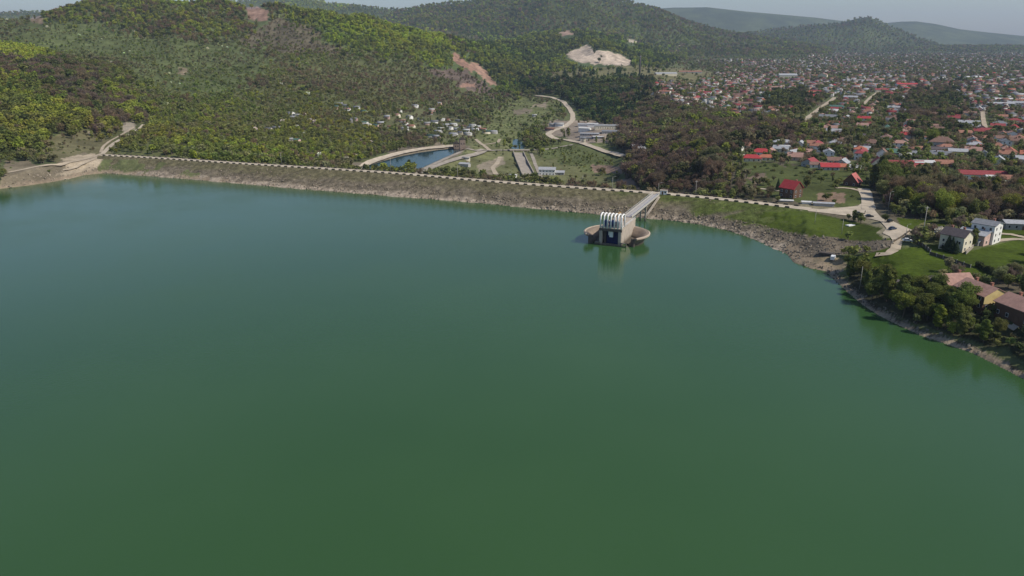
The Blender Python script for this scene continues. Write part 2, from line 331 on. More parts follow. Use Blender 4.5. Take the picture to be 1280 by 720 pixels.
# ------------------------------------------------------------------ zones of vegetation (photo polygons -> real ground)
# weights over kinds: 0 yellow green, 1 mid green, 2 dark green, 3 grey olive, 4 brown bare, 5 purple bare, 6 white blossom, 7 conifer, 8 low bush
ZONES = [
    ('meadow', [(1072, 322), (1100, 312), (1170, 306), (1205, 315), (1290, 296), (1290, 356), (1222, 344), (1185, 340), (1150, 352), (1118, 356)], 0.0, (4, 6), {8: 1}, (.056, .084, .009)),
    ('meadow', [(1120, 272), (1180, 278), (1184, 296), (1150, 290), (1128, 283)], 0.02, (4, 6), {8: 1}, (.056, .08, .010)),
    ('meadow', [(1236, 288), (1290, 283), (1290, 300), (1238, 303)], 0.0, (4, 6), {8: 1}, (.056, .082, .010)),
    ('rubble', [(850, 268), (905, 277), (1000, 292), (1060, 302), (1118, 300), (1112, 312), (1060, 318), (1000, 322), (960, 303), (900, 284)], 0.0, (2, 3), {8: 1}, (.15, .125, .095)),
    ('crestgrass', [(1000, 262), (1105, 285), (1118, 300), (1085, 302), (960, 290), (850, 268), (840, 250)], 0.0, (2, 3), {8: 1}, (.054, .076, .012)),
    ('beach', [(985, 322), (1020, 320), (1050, 322), (1062, 332), (1045, 344), (1010, 336), (990, 330)], 0.0, (2, 3), {8: 1}, (.22, .18, .12)),
    ('grovelow', [(1212, 372), (1244, 388), (1268, 406), (1266, 432), (1234, 428), (1206, 408)], .8, (4, 7), {1: 5, 2: 2, 3: 2}, (.055, .06, .028)),
    ('grove', [(1058, 334), (1082, 334), (1118, 352), (1140, 350), (1160, 356), (1190, 372), (1215, 378), (1240, 392), (1262, 408), (1262, 428), (1236, 434), (1212, 424), (1180, 416), (1130, 398), (1095, 384), (1066, 360)], 1.4, (7.5, 11), {0: 2, 1: 6, 2: 2}, (.05, .05, .028)),
    ('bank', [(1040, 338), (1090, 380), (1150, 412), (1212, 430), (1290, 470), (1290, 500), (1150, 440), (1080, 395), (1036, 348)], 0.8, (2.5, 5), {8: 2, 2: 1, 4: 1}, (.055, .048, .032)),
    ('edge', [(1262, 412), (1292, 420), (1292, 462), (1262, 440)], .7, (5, 9), {1: 3, 2: 3, 3: 1}, (.05, .055, .028)),
    ('yard', [(1165, 352), (1200, 350), (1290, 372), (1290, 420), (1262, 410), (1225, 388), (1195, 376)], .06, (3, 5), {1: 1, 8: 2}, (.056, .078, .02)),
    ('plaza', [(1000, 250), (1065, 262), (1140, 285), (1138, 300), (1110, 290), (1060, 270), (1000, 264)], 0, (2, 3), {8: 1}, (.2, .18, .12)),
    ('wood', [(1085, 230), (1110, 224), (1150, 227), (1200, 241), (1232, 244), (1290, 240), (1290, 280), (1240, 276), (1215, 277), (1160, 272), (1112, 258), (1092, 240)], 1.0, (9, 15), {0: 2, 1: 4, 2: 2.5, 3: 2, 4: 5, 5: 1}, (.06, .055, .035)),
    ('gardens', [(935, 200), (1085, 212), (1088, 250), (1062, 262), (1000, 254), (930, 238)], .16, (4, 7), {1: 3, 3: 2, 8: 3, 4: 1}, (.075, .09, .03)),
    ('hedge', [(825, 226), (860, 224), (900, 228), (935, 236), (965, 243), (965, 252), (900, 243), (822, 238)], 1.0, (5, 8), {1: 2, 2: 3, 4: 2}, (.05, .05, .03)),
    ('riparian', [(775, 118), (800, 124), (850, 139), (905, 152), (960, 159), (1000, 166), (975, 176), (930, 182), (900, 196), (905, 222), (870, 232), (815, 240), (778, 236), (782, 200), (775, 170), (790, 150)], 1.0, (10, 16), {0: 2, 1: 3.5, 2: 3, 3: 2, 4: 6, 5: 2}, (.06, .052, .038)),
    ('darkwood', [(655, 102), (720, 103), (800, 107), (812, 112), (800, 128), (790, 150), (740, 148), (712, 130), (690, 118), (660, 112)], 1.0, (11, 17), {1: 2, 2: 5, 7: 4, 4: 1}, (0.063, 0.080, 0.042)),
    ('plateau', [(690, 88), (790, 81), (840, 84), (905, 92), (860, 104), (800, 104), (720, 102), (690, 98)], .03, (5, 8), {1: 1}, (.16, .15, .075)),
    ('yardworks', [(672, 152), (715, 150), (760, 152), (775, 165), (765, 182), (730, 180), (682, 168)], .03, (3, 5), {8: 1}, (.24, .20, .16)),
    ('valleygreen', [(690, 180), (735, 182), (790, 196), (845, 218), (850, 228), (780, 224), (700, 208), (675, 190)], .6, (2.5, 5), {1: 4, 0: 1, 3: 3, 8: 5}, (.12, .14, .055)),
    ('valleyfloor', [(590, 178), (640, 182), (690, 186), (710, 208), (780, 226), (780, 240), (520, 214), (560, 200)], .12, (3, 5), {8: 5, 3: 2, 1: 2}, (.145, .15, .07)),
    ('valleymid', [(600, 148), (630, 120), (665, 118), (705, 130), (712, 148), (680, 150), (640, 184), (600, 178)], .30, (4, 7), {1: 3, 8: 4, 3: 3}, (.14, .155, .065)),
    ('hamlet', [(470, 140), (520, 138), (580, 150), (608, 160), (606, 182), (560, 182), (510, 172), (470, 160)], .3, (5, 8), {1: 3, 3: 3, 4: 3, 8: 1}, (.12, .125, .06)),
    ('pondbank', [(440, 214), (455, 203), (480, 192), (520, 184), (560, 180), (600, 182), (570, 190), (530, 215)], .04, (2, 4), {8: 1}, (.20, .17, .125)),
    ('clearing', [(45, 184), (72, 170), (100, 160), (125, 168), (150, 180), (140, 190), (110, 194), (70, 202)], .30, (2.5, 4.5), {8: 5, 3: 2, 4: 1}, (.14, .13, .07)),
    ('bankleft', [(0, 205), (60, 202), (110, 194), (130, 195), (125, 214), (60, 226), (0, 236)], .10, (2, 4), {8: 4, 1: 1}, (.20, .17, .12)),
    ('spurtop', [(-60, 62), (30, 64), (60, 74), (48, 84), (10, 80), (-60, 80)], 1.0, (10, 14), {0: 6, 1: 2}, (0.084, 0.104, 0.042)),
    ('spurdark', [(-60, 78), (20, 80), (60, 82), (92, 88), (116, 98), (130, 120), (128, 142), (112, 142), (90, 130), (70, 112), (30, 100), (-60, 96)], 1.0, (10, 15), {5: 6, 4: 5, 2: 2, 1: .6}, (0.077, 0.072, 0.049)),
    ('spurgreen', [(-60, 94), (30, 98), (72, 112), (92, 134), (100, 160), (70, 170), (40, 184), (0, 196), (-60, 200)], 1.0, (9, 14), {0: 4, 1: 4, 2: 2, 4: 2, 5: .6}, (0.077, 0.096, 0.042)),
    ('spurright', [(120, 96), (160, 108), (178, 135), (176, 160), (130, 166), (116, 152), (146, 140), (140, 112)], 1.0, (8, 13), {0: 4, 1: 3, 4: 3, 5: 1}, (0.084, 0.096, 0.046)),
    ('spurfoot', [(-60, 190), (40, 180), (90, 196), (60, 204), (-60, 214)], .95, (6, 9), {3: 4, 1: 3, 2: 3}, (0.098, 0.120, 0.056)),
    ('ridgeforest', [(20, 0), (60, -20), (340, -20), (330, 40), (300, 48), (230, 52), (160, 40), (100, 30), (60, 24), (50, 12)], .97, (8, 13), {0: 2, 1: 5, 2: 2, 4: 2}, (0.091, 0.112, 0.049)),
    ('bushy', [(-60, 22), (60, 22), (160, 38), (250, 50), (330, 60), (340, 90), (290, 118), (240, 125), (190, 112), (150, 92), (60, 68), (-60, 60)], .60, (3.5, 7.5), {3: 6, 1: 3, 2: 1, 8: 5, 6: .15}, (.098, .118, .048)),
    ('brownface', [(300, 28), (345, 20), (380, 30), (410, 55), (440, 66), (400, 68), (350, 62), (300, 60)], .72, (4, 8), {4: 4, 5: 1, 3: 4, 1: 2}, (.12, .105, .07)),
    ('stripes', [(345, -10), (420, 0), (470, 24), (530, 40), (575, 60), (590, 86), (550, 88), (500, 72), (440, 64), (400, 44), (370, 24)], 1.0, (9, 14), {0: 6, 1: 4, 2: 1.2}, (0.084, 0.112, 0.042)),
    ('crown', [(470, 20), (560, 38), (600, 50), (590, 66), (560, 56), (500, 40)], .9, (8, 12), {4: 4, 2: 3, 1: 2}, (0.112, 0.112, 0.063)),
    ('scarfoot', [(540, 88), (575, 78), (610, 104), (618, 122), (585, 112), (548, 100)], .45, (5, 8), {5: 3, 4: 4, 2: 1}, (.13, .10, .08)),
    ('midbrown', [(320, 66), (440, 70), (540, 92), (600, 118), (560, 140), (480, 134), (400, 120), (320, 104)], .80, (5, 9), {4: 3, 3: 4, 1: 6, 0: 2, 2: 1.5}, (.098, .108, .046)),
    ('lowslope', [(130, 166), (178, 140), (240, 126), (320, 108), (420, 124), (500, 140), (480, 176), (460, 204), (380, 210), (250, 200), (130, 194)], .78, (4.5, 8.5), {0: 3, 1: 6, 3: 4, 4: 2, 6: .2}, (.098, .108, .046)),
    ('midforest', [(560, 44), (640, 48), (720, 40), (800, 56), (850, 66), (800, 84), (700, 88), (655, 96), (640, 118), (618, 108), (590, 80)], .98, (10, 15), {0: 1.6, 1: 5, 2: 4, 7: 1}, (0.077, 0.104, 0.045)),
    ('towntrees', [(1130, 150), (1150, 118), (1190, 108), (1205, 120), (1200, 150), (1180, 175), (1150, 170)], .62, (9, 14), {4: 4, 5: 2, 2: 3, 1: 1.5}, (0.077, 0.080, 0.049)),
    ('towntrees', [(950, 118), (985, 116), (1020, 126), (1010, 142), (960, 140)], .6, (8, 13), {4: 2, 2: 3, 1: 3}, (0.077, 0.088, 0.049)),
    ('towntrees', [(1040, 170), (1110, 160), (1130, 185), (1080, 200), (1030, 196)], .5, (6, 11), {4: 2, 2: 2, 1: 4, 3: 2}, (0.098, 0.128, 0.056)),
]
BARE = [  # bare ground patches: polygon, colour
    ([(564, 66), (571, 65), (582, 76), (590, 80), (598, 88), (590, 90), (574, 82), (566, 76)], (.27, .165, .12)), ([(588, 77), (596, 78), (608, 90), (621, 105), (614, 107), (602, 96), (592, 86)], (.29, .185, .135)),
    ([(705, 67), (722, 61), (733, 56), (742, 63), (770, 66), (790, 76), (786, 82), (745, 80), (720, 77)], (.46, .38, .30)),
    ([(697, 40), (712, 39), (719, 44), (702, 45)], (.36, .25, .19)), ([(776, 49), (790, 49), (799, 54), (788, 54)], (.40, .35, .27)),
    ([(305, 10), (322, 8), (336, 14), (334, 27), (312, 24)], (.26, .17, .13)), ([(577, 104), (592, 104), (594, 109), (578, 109)], (.26, .16, .12)),
    ([(35, 26), (48, 19), (58, 24), (52, 31)], (.22, .17, .12)), ([(224, 84), (236, 86), (232, 94), (222, 92)], (.22, .18, .12)),
    ([(668, 130), (685, 128), (682, 134), (664, 134)], (.30, .25, .18)), ([(640, 137), (668, 136), (664, 142), (642, 143)], (.20, .17, .12)),
    ([(596, 206), (628, 196), (632, 204), (612, 214), (640, 220), (600, 218)], (.27, .23, .17)), ([(738, 206), (776, 208), (782, 217), (742, 216)], (.24, .17, .13)),
    ([(770, 224), (790, 224), (802, 240), (775, 238)], (.26, .18, .14)), ([(1023, 241), (1056, 241), (1056, 253), (1021, 253)], (.22, .155, .11)),
    ([(934, 222), (955, 216), (962, 226), (945, 232)], (.17, .13, .095)), ([(82, 158), (96, 157), (98, 163), (84, 164)], (.28, .23, .16)), ([(112, 163), (122, 165), (118, 170), (110, 168)], (.30, .25, .19)),
    ([(76, 198), (118, 192), (132, 196), (120, 210), (96, 216), (70, 220), (84, 210)], (.36, .30, .22)), ([(150, 155), (168, 152), (170, 166), (156, 166)], (.33, .29, .23)),
    ([(1107, 283), (1122, 281), (1128, 292), (1108, 299), (1096, 291)], (.28, .25, .17)),
]
KIND_W = None
def zone_index(px, py):
    wx = (fbm(px / 26, py / 13, 4, 41) - .5) * 34; wy = (fbm(px / 26, py / 13, 4, 42) - .5) * 18
    near = py > 215; wx = np.where(near, wx * .2, wx); wy = np.where(near, wy * .2, wy)
    wx = wx + (fbm(px / 5, py / 3, 2, 43) - .5) * 9 * (py < 215); zi = np.full(px.shape, -1)
    for k in reversed(range(len(ZONES))):
        zi[in_poly(px + wx, py + wy, ZONES[k][1])] = k
    return zi
def bare_mask(px, py):
    r = np.full(px.shape, -1); wx = (fbm(px / 4, py / 3, 3, 51) - .5) * 5; wy = (fbm(px / 4, py / 3, 3, 52) - .5) * 4
    for k, (p, c) in enumerate(BARE): r[in_poly(px + wx, py + wy, p)] = k
    return r
PXG, PYG, DG = project(XG, YG, ZG)
ZI = zone_index(PXG, PYG); BI = bare_mask(PXG, PYG)
COV = np.empty(XG.shape + (3,))
n1 = fbm(XG / 40, YG / 40, 4, 61)[..., None]; n2 = fbm(XG / 220, YG / 220, 4, 62)[..., None]
hillc = np.array([.12, .13, .06]) * (1 - n2) + np.array([.09, .11, .045]) * n2
farm = (fbm(XG / 160, YG / 260, 2, 65) > .5)[..., None]
townc = np.where(farm, np.array([.10, .115, .05]), np.array([.115, .10, .07]))
town = ((XG / YG > .16) & (ZG < 30))[..., None]
COV[:] = np.where(town, townc, hillc)
mtn = (YG > 3300)[..., None] & (ZG > 24)[..., None]
gl = np.clip((n2 - .35) * 3, 0, 1)
for nm_ in (): pass
COV[:] = np.where(mtn, np.array([.05, .066, .026]) * (1 - gl) + np.array([.085, .105, .04]) * gl, COV)
for k, z in enumerate(ZONES): COV[ZI == k] = z[5]
streak = (.55 + .9 * fbm(XG / 5 + YG / 30, YG / 45, 4, 68))[..., None]
for k, (p, c) in enumerate(BARE): COV[BI == k] = (np.array(c) * streak)[BI == k] if k < 9 else c
m0 = YG < 800
ds = np.full(XG.shape, 1e3); ds[m0] = dist_line(XG[m0], YG[m0], SHORE)
rim = np.clip(1 - (ZG - .2) / np.where((XG > 120) & (YG < 330), 1.1, 2.4), 0, 1) * (ds < 30) * (ZG > -13)
rim = ((rim > .02) & (rim > .25 + 1.3 * (fbm(XG / 5, YG / 5, 3, 66) - .5)))[..., None]
COV = np.where(rim, np.array([.27, .215, .155]), COV)
COV *= (0.72 + 0.56 * n1)
Fi = (np.arange(NV - 1)[:, None] * NS + np.arange(NS - 1)[None]).ravel()
faces = np.stack([Fi, Fi + 1, Fi + NS + 1, Fi + NS], 1)
def cover_mat(name, s1=0.35, s2=2.5, amt=.35, bump=.4, rough=.95, dist=.3):
    m, t, b = newmat(name, rough, .08)
    a = N(t, 'ShaderNodeAttribute', attribute_name='cover')
    f = ramp(t, noise(t, s1, 6, rough=.65), .34, .66); f2 = ramp(t, noise(t, s2, 4, rough=.7), .3, .7)
    c = mix(t, 1.0, a.outputs['Color'], mix(t, f, (1 - amt,) * 3, (1 + amt,) * 3), 'MULTIPLY')
    c = mix(t, 1.0, c, mix(t, f2, (1 - amt * .8, 1 - amt * .8, 1 - amt * .8), (1 + amt * .8,) * 3), 'MULTIPLY')
    t.links.new(c, b.inputs['Base Color'])
    bp = N(t, 'ShaderNodeBump'); bp.inputs['Strength'].default_value = bump; bp.inputs['Distance'].default_value = dist
    t.links.new(noise(t, s2 * .6, 5), bp.inputs['Height']); t.links.new(bp.outputs[0], b.inputs['Normal'])
    return m
M_GROUND = cover_mat('ground cover', .05, .5, .28, .6, .95, 1.2)
me = mesh_np('ground', np.stack([XG, YG, ZG], -1).reshape(-1, 3), faces.ravel(), np.full(len(faces), 4), True, [M_GROUND], None, COV.reshape(-1, 3))
tag(link('ground', me), kind='structure')
# ------------------------------------------------------------------ water
def poly_mesh(name, pts, m):
    bm = bmesh.new(); vs = [bm.verts.new(p) for p in pts]; f = bm.faces.new(vs); f.normal_update()
    if f.normal.z < 0: f.normal_flip()
    bmesh.ops.triangulate(bm, faces=[f]); me = bpy.data.meshes.new(name); bm.to_mesh(me); bm.free(); me.materials.append(m); return me
def water_mat(name, lo, hi, rough=.10):
    m, t, b = newmat(name, rough, .5); b.inputs['IOR'].default_value = 1.333
    f = ramp(t, noise(t, .006, 3), .35, .65)
    t.links.new(mix(t, f, lo, hi), b.inputs['Base Color'])
    g = N(t, 'ShaderNodeNewGeometry'); mp = N(t, 'ShaderNodeMapping'); mp.inputs['Scale'].default_value = (.7, 1.6, 1); mp.inputs['Rotation'].default_value = (0, 0, .35)
    t.links.new(g.outputs['Position'], mp.inputs['Vector'])
    patch = ramp(t, noise(t, .012, 4), .35, .7)
    r = N(t, 'ShaderNodeMapRange'); r.inputs[3].default_value = rough * .5; r.inputs[4].default_value = rough * 2.2; t.links.new(patch, r.inputs[0]); t.links.new(r.outputs[0], b.inputs['Roughness'])
    bp = N(t, 'ShaderNodeBump'); bp.inputs['Strength'].default_value = .35; bp.inputs['Distance'].default_value = .10
    t.links.new(noise(t, .9, 3, mp.outputs[0]), bp.inputs['Height']); t.links.new(bp.outputs[0], b.inputs['Normal'])
    return m
def stain(m):
    t = m.node_tree; b = t.nodes['Principled BSDF']; src = b.inputs['Base Color'].links[0].from_socket; g = N(t, 'ShaderNodeNewGeometry'); x = N(t, 'ShaderNodeSeparateXYZ'); t.links.new(g.outputs['Position'], x.inputs[0])
    mp = N(t, 'ShaderNodeMapping'); mp.inputs['Scale'].default_value = (1.6, 1.6, .12); t.links.new(g.outputs['Position'], mp.inputs['Vector']); n = noise(t, .8, 4, mp.outputs[0])
    a = N(t, 'ShaderNodeMath', operation='MULTIPLY_ADD'); t.links.new(n, a.inputs[0]); a.inputs[1].default_value = -3.0; t.links.new(x.outputs['Z'], a.inputs[2]); w_ = ramp(t, a.outputs[0], 1.2, -1.2)
    c = mix(t, w_, src, (.07, .06, .045)); st = ramp(t, n, .5, .72); c = mix(t, mixf(t, st, .5), c, (.16, .14, .12)); t.links.new(c, b.inputs['Base Color']); return m
M_LAKE = water_mat('lake water', (.031, .080, .026), (.038, .091, .031))
def offset_line(line, d):
    out = []
    for i, p in enumerate(line):
        a = line[max(i - 1, 0)]; b = line[min(i + 1, len(line) - 1)]; v = Vector((b[0] - a[0], b[1] - a[1])).normalized()
        out.append((p[0] - v.y * d, p[1] + v.x * d, p[2]))
    return out
LAKE_OUT = offset_line(SHORE, 7.0)
tag(link('lake_water', poly_mesh('lake_water', [(p[0], p[1], 0) for p in LAKE_OUT] + [(420, -60, 0), (420, -700, 0), (-1300, -700, 0), (LAKE_OUT[0][0] - 500, LAKE_OUT[0][1] - 40, 0)], M_LAKE)), kind='structure')
M_POND = water_mat('pond water', (.012, .045, .06), (.014, .05, .065), .07)
cx = sum(p[0] for p in POND) / len(POND); cy = sum(p[1] for p in POND) / len(POND)
tag(link('pond_water', poly_mesh('pond_water', [(cx + (p[0] - cx) * 1.02, cy + (p[1] - cy) * 1.02, ZP + .05) for p in POND], M_POND)), kind='structure')
tag(link('river_water', poly_mesh('river_water', [(p[0], p[1], -33.6) for p in RIVER], M_POND)), kind='structure')
# ------------------------------------------------------------------ the dam
def resample(line, n):
    P = np.array([p[:3] if len(p) > 2 else (*p, 0) for p in line], float); d = np.r_[0, np.cumsum(np.sqrt((np.diff(P[:, :2], axis=0) ** 2).sum(1)))]
    t = np.linspace(0, d[-1], n); return np.stack([np.interp(t, d, P[:, k]) for k in range(3)], 1)
def smooth_line(L, k=9):
    w = np.ones(k) / k; out = L.copy()
    for c in range(2):
        pad = np.r_[2 * L[0, c] - L[k // 2:0:-1, c], L[:, c], 2 * L[-1, c] - L[-2:-k // 2 - 1:-1, c]]
        out[:, c] = np.convolve(pad, w, 'valid')
    return out
ND = 900
CR = smooth_line(resample(CREST, ND), 81); DS = smooth_line(resample(DAMSHORE, ND), 61)
tang = np.gradient(CR[:, :2], axis=0); tang /= np.linalg.norm(tang, axis=1)[:, None]; nrm = np.c_[-tang[:, 1], tang[:, 0]]   # away from the lake
rows = []; cols = []
u = np.linspace(0, 1, ND)
for t in np.r_[-1.2, -.6, np.linspace(-.2, 1, 40)]:
    xy = DS[:, :2] * (1 - t) + CR[:, :2] * t; z = np.full(ND, t * ZC)
    rough = (1 - sstep(.8, 1, t)) * (t > -.3) * (0.35 + .65 * (1 - sstep(.3, .75, t)))
    z = z + (fbm(xy[:, 0] / 3.2, xy[:, 1] / 3.2, 4, 71) - .5) * 1.1 * rough + (fbm(xy[:, 0] / 14, xy[:, 1] / 14, 3, 72) - .5) * 1.2 * rough
    rows.append(np.c_[xy, z])
    nn = fbm(xy[:, 0] / 16, xy[:, 1] / 7, 4, 73) - .5; nf = fbm(xy[:, 0] / 2.2, xy[:, 1] / 2.2, 3, 74)
    pale = 1 - sstep(.12, .27, t + nn * .35 + (u - .55) * .12)
    mud = 1 - sstep(.03, .09, t + nn * .05)
    green = sstep(.80, .93, u + nn * .25) * sstep(.30, .5, t + nn * .5)
    olive = sstep(.42, .75, t + nn * .5) * .8
    c = np.array([.148, .126, .092])[None] * np.ones((ND, 1))
    def bl(c, w, k): return c * (1 - w[:, None]) + np.array(k)[None] * w[:, None]
    c = bl(c, olive + 0 * nn, (.125, .115, .062)); c = bl(c, pale + 0 * nn, (.30, .25, .195)); c = bl(c, mud + 0 * nn, (.33, .272, .215)); c = bl(c, green, (.078, .098, .027))
    c = c * (.55 + .9 * nf[:, None]); cols.append(c)
for off, z in ((9.0, ZC), (12, ZC - 1.2), (120, -44)):
    rows.append(np.c_[CR[:, :2] + nrm * off, np.full(ND, z)]); cols.append(np.tile([.1, .1, .05], (ND, 1)))
R = len(rows); co = np.concatenate(rows); Fi = (np.arange(R - 1)[:, None] * ND + np.arange(ND - 1)[None]).ravel()
fc = np.stack([Fi, Fi + 1, Fi + ND + 1, Fi + ND], 1)
dam = thing('embankment_dam', 'long rubble-faced earth dam with a sandy crest between the lake and the valley', 'dam')
link('embankment', mesh_np('embankment', co, fc.ravel(), np.full(len(fc), 4), True, [cover_mat('dam face', .3, 1.6, .38, .9, .95, .5)], None, np.concatenate(cols)), dam)
# ------------------------------------------------------------------ roads draped on the ground
def sand_mat(name, c, amt=.22):
    m, t, b = newmat(name, .95, .1); f = ramp(t, noise(t, .18, 6), .35, .65); f2 = ramp(t, noise(t, 1.4, 4), .35, .65)
    c1 = mix(t, f, [v * (1 - amt) for v in c], [v * (1 + amt * .6) for v in c]); c1 = mix(t, mixf(t, f2, .3), c1, [v * .62 for v in c]); t.links.new(c1, b.inputs['Base Color']); return m
M_SAND = sand_mat('pale gravel', (.50, .43, .34)); M_TRACK = sand_mat('dirt track', (.44, .37, .28)); M_CONC = sand_mat('old concrete', (.36, .32, .27)); M_ASPH = sand_mat('worn asphalt', (.16, .15, .145))
def strip(name, pts, w, m, lift=.25, step=4.0, kind='structure', lat=3, taper=None):
    L = resample(pts, max(3, int(sum(math.dist(a[:2], b[:2]) for a, b in zip(pts[:-1], pts[1:])) / step)))
    if len(L) > 14: L = smooth_line(L, 7)
    t = np.gradient(L[:, :2], axis=0); t /= np.linalg.norm(t, axis=1)[:, None] + 1e-9; n = np.c_[-t[:, 1], t[:, 0]]
    ww = np.full(len(L), w) * (.88 + .24 * fbm(np.arange(len(L)) * .35, np.arange(len(L)) * 0 + w, 2, 81)); rows = []
    for k in range(lat + 1):
        o = (k / lat - .5) * ww; xy = L[:, :2] + n * o[:, None]; rows.append(np.c_[xy, ground(xy[:, 0], xy[:, 1])])
    rows = np.array(rows); zz = rows[:, :, 2]; rows[:, :, 2] = np.maximum(zz, zz.mean(0)) + lift
    K = len(L); Fi = (np.arange(lat)[:, None] * K + np.arange(K - 1)[None]).ravel(); f = np.stack([Fi, Fi + K, Fi + K + 1, Fi + 1], 1)
    o = link(name, mesh_np(name, rows.reshape(-1, 3), f.ravel(), np.full(len(f), 4), True, [m])); 
    if kind: tag(o, kind=kind)
    return o
H = lambda *pp: [hit(x, y) for x, y in pp]
# crest road on the dam itself
rd = [np.c_[CR[:, :2] + nrm * o, np.full(ND, ZC + .06)] for o in (.4, 4.5, 8.7)]
Fi = (np.arange(2)[:, None] * ND + np.arange(ND - 1)[None]).ravel(); f = np.stack([Fi, Fi + 1, Fi + ND + 1, Fi + ND], 1)
tag(link('crest_road', mesh_np('crest_road', np.concatenate(rd), f.ravel(), np.full(len(f), 4), False, [M_SAND])), kind='structure')
strip('shore_road', H((-30, 220), (0, 217.5), (30, 212), (60, 207), (90, 203), (112, 198), (128, 192)), 4.5, M_TRACK)
strip('hill_track', H((128, 193), (134, 187), (142, 179.5), (152, 174), (166, 167), (174, 162), (180, 156)), 4.0, M_SAND, .35)
strip('hill_track', H((126, 191), (129, 183), (138, 176), (150, 170), (162, 163), (168, 159)), 2.6, M_TRACK, .35)
strip('bank_track', H((80, 213), (98, 208), (112, 202), (124, 196)), 3.0, M_TRACK, .3)
strip('village_road', H((1122, 300), (1119, 312), (1110, 318), (1094, 320)), 4.5, M_TRACK)
strip('village_road', H((1086, 262), (1084, 250), (1083, 243), (1079, 236)), 7, M_SAND)
strip('field_path', H((1044, 235), (1060, 235), (1072, 238), (1080, 240)), 3.5, M_TRACK)
strip('field_path', H((925, 231), (940, 235), (958, 237), (975, 239)), 3.0, M_SAND)
strip('wood_road', H((884, 199), (905, 197), (922, 196), (936, 194)), 5, M_TRACK, 1.0)
strip('wood_road', H((864, 221), (867, 212), (872, 204), (884, 199)), 5, M_TRACK, 1.0)
strip('yard_road', H((1236, 302), (1250, 301), (1265, 299), (1285, 300)), 4, M_TRACK)
strip('yard_road', H((1244, 292), (1258, 292), (1285, 298)), 3.5, M_TRACK)
strip('garden_path', H((1262, 412), (1270, 406), (1282, 403)), 3.0, M_SAND)
strip('valley_road', H((668, 120), (690, 122), (704, 127), (712, 136), (716, 143), (716, 150), (708, 158), (693, 163), (684, 168), (690, 172), (712, 176), (730, 180), (750, 187), (766, 192), (779, 196)), 9, M_SAND, .5)
strip('valley_road', H((716, 157), (740, 157), (765, 158)), 6, M_TRACK, .4)
strip('works_road', H((577, 188), (594, 190), (612, 188), (640, 188), (660, 188), (680, 187), (700, 184), (716, 181)), 6, M_CONC, .5)
strip('works_road', H((612, 188), (598, 193), (575, 198), (555, 204), (535, 212), (520, 219)), 8, M_CONC, .5)
strip('works_road', H((612, 188), (603, 181), (594, 174)), 5, M_TRACK, .4); strip('works_road', H((604, 181), (622, 179), (625, 174)), 4, M_TRACK, .4)
strip('works_track', H((625, 196), (622, 204), (615, 210), (620, 218)), 5, M_TRACK, .3)
strip('works_track', H((664, 192), (668, 202), (672, 212), (676, 222)), 4, M_CONC, .3)
strip('pond_rim', H((447, 214), (458, 205), (478, 198), (500, 191.5), (525, 186.5), (552, 184), (570, 183)), 9, M_SAND, .4)
strip('pond_rim', H((576, 190), (560, 197), (541, 206), (524, 215)), 5, M_CONC, .4)
strip('town_street', H((995, 158), (1008, 149), (1022, 138), (1036, 128), (1044, 122)), 7, M_TRACK, .7)
strip('town_street', H((1078, 132), (1088, 122), (1098, 115)), 5, M_TRACK, .7)
strip('town_street', H((1228, 140), (1229, 150), (1232, 162)), 5, M_TRACK, .7)
strip('far_road', H((850, 57), (846, 64), (850, 72)), 10, M_TRACK, .8); strip('far_road', H((1012, 72), (1026, 73), (1044, 73.5)), 18, M_TRACK, 1)
# spillway chute in the valley, with raised side walls
ch = H((648, 191), (652, 201), (657, 212), (662, 223)); ch = [(x, y, 0) for x, y, z in ch]
chute = thing('spillway_chute', 'straight concrete spillway channel running down the valley behind the dam', 'channel')
o = strip('channel_floor', ch, 11, M_CONC, .3, kind=None); o.parent = chute
for s in (-1, 1):
    w = MB(); L = [(p[0], p[1], gz(p[0], p[1])) for p in offset_line(ch, s * 6.3)]
    for a, b in zip(L[:-1], L[1:]): w.beam((a[0], a[1], a[2] + .6), (b[0], b[1], b[2] + .6), 1.0, 3.2)
    w.build('side_wall', M_CONC, chute)
# sandy turning place at the right end of the dam
PL = H((1000, 259.5), (1024, 262), (1050, 260), (1072, 258), (1081, 252), (1090, 256), (1094, 264), (1103, 274), (1116, 277), (1126, 282), (1140, 288), (1135, 294), (1129, 297), (1123, 303), (1117, 303), (1112, 296), (1103, 292), (1108, 286), (1100, 277), (1088, 274), (1060, 270), (1030, 266.5), (1000, 263.5))
def drape(name, poly, m, lift=.2, cell=3.0):
    bm = bmesh.new(); vs = [bm.verts.new((p[0], p[1], 0)) for p in poly]; f = bm.faces.new(vs); bmesh.ops.triangulate(bm, faces=[f])
    for _ in range(3): bmesh.ops.subdivide_edges(bm, edges=[e for e in bm.edges if e.calc_length() > cell], cuts=1, use_grid_fill=True)
    bmesh.ops.triangulate(bm, faces=bm.faces); 
    for v in bm.verts: v.co.z = gz(v.co.x, v.co.y) + lift
    bmesh.ops.recalc_face_normals(bm, faces=bm.faces)
    if sum(f.normal.z for f in bm.faces) < 0: bmesh.ops.reverse_faces(bm, faces=bm.faces)
    me = bpy.data.meshes.new(name); bm.to_mesh(me); bm.free(); me.materials.append(m); o = link(name, me); tag(o, kind='structure'); return o
drape('gravel_square', PL, M_SAND, .28)
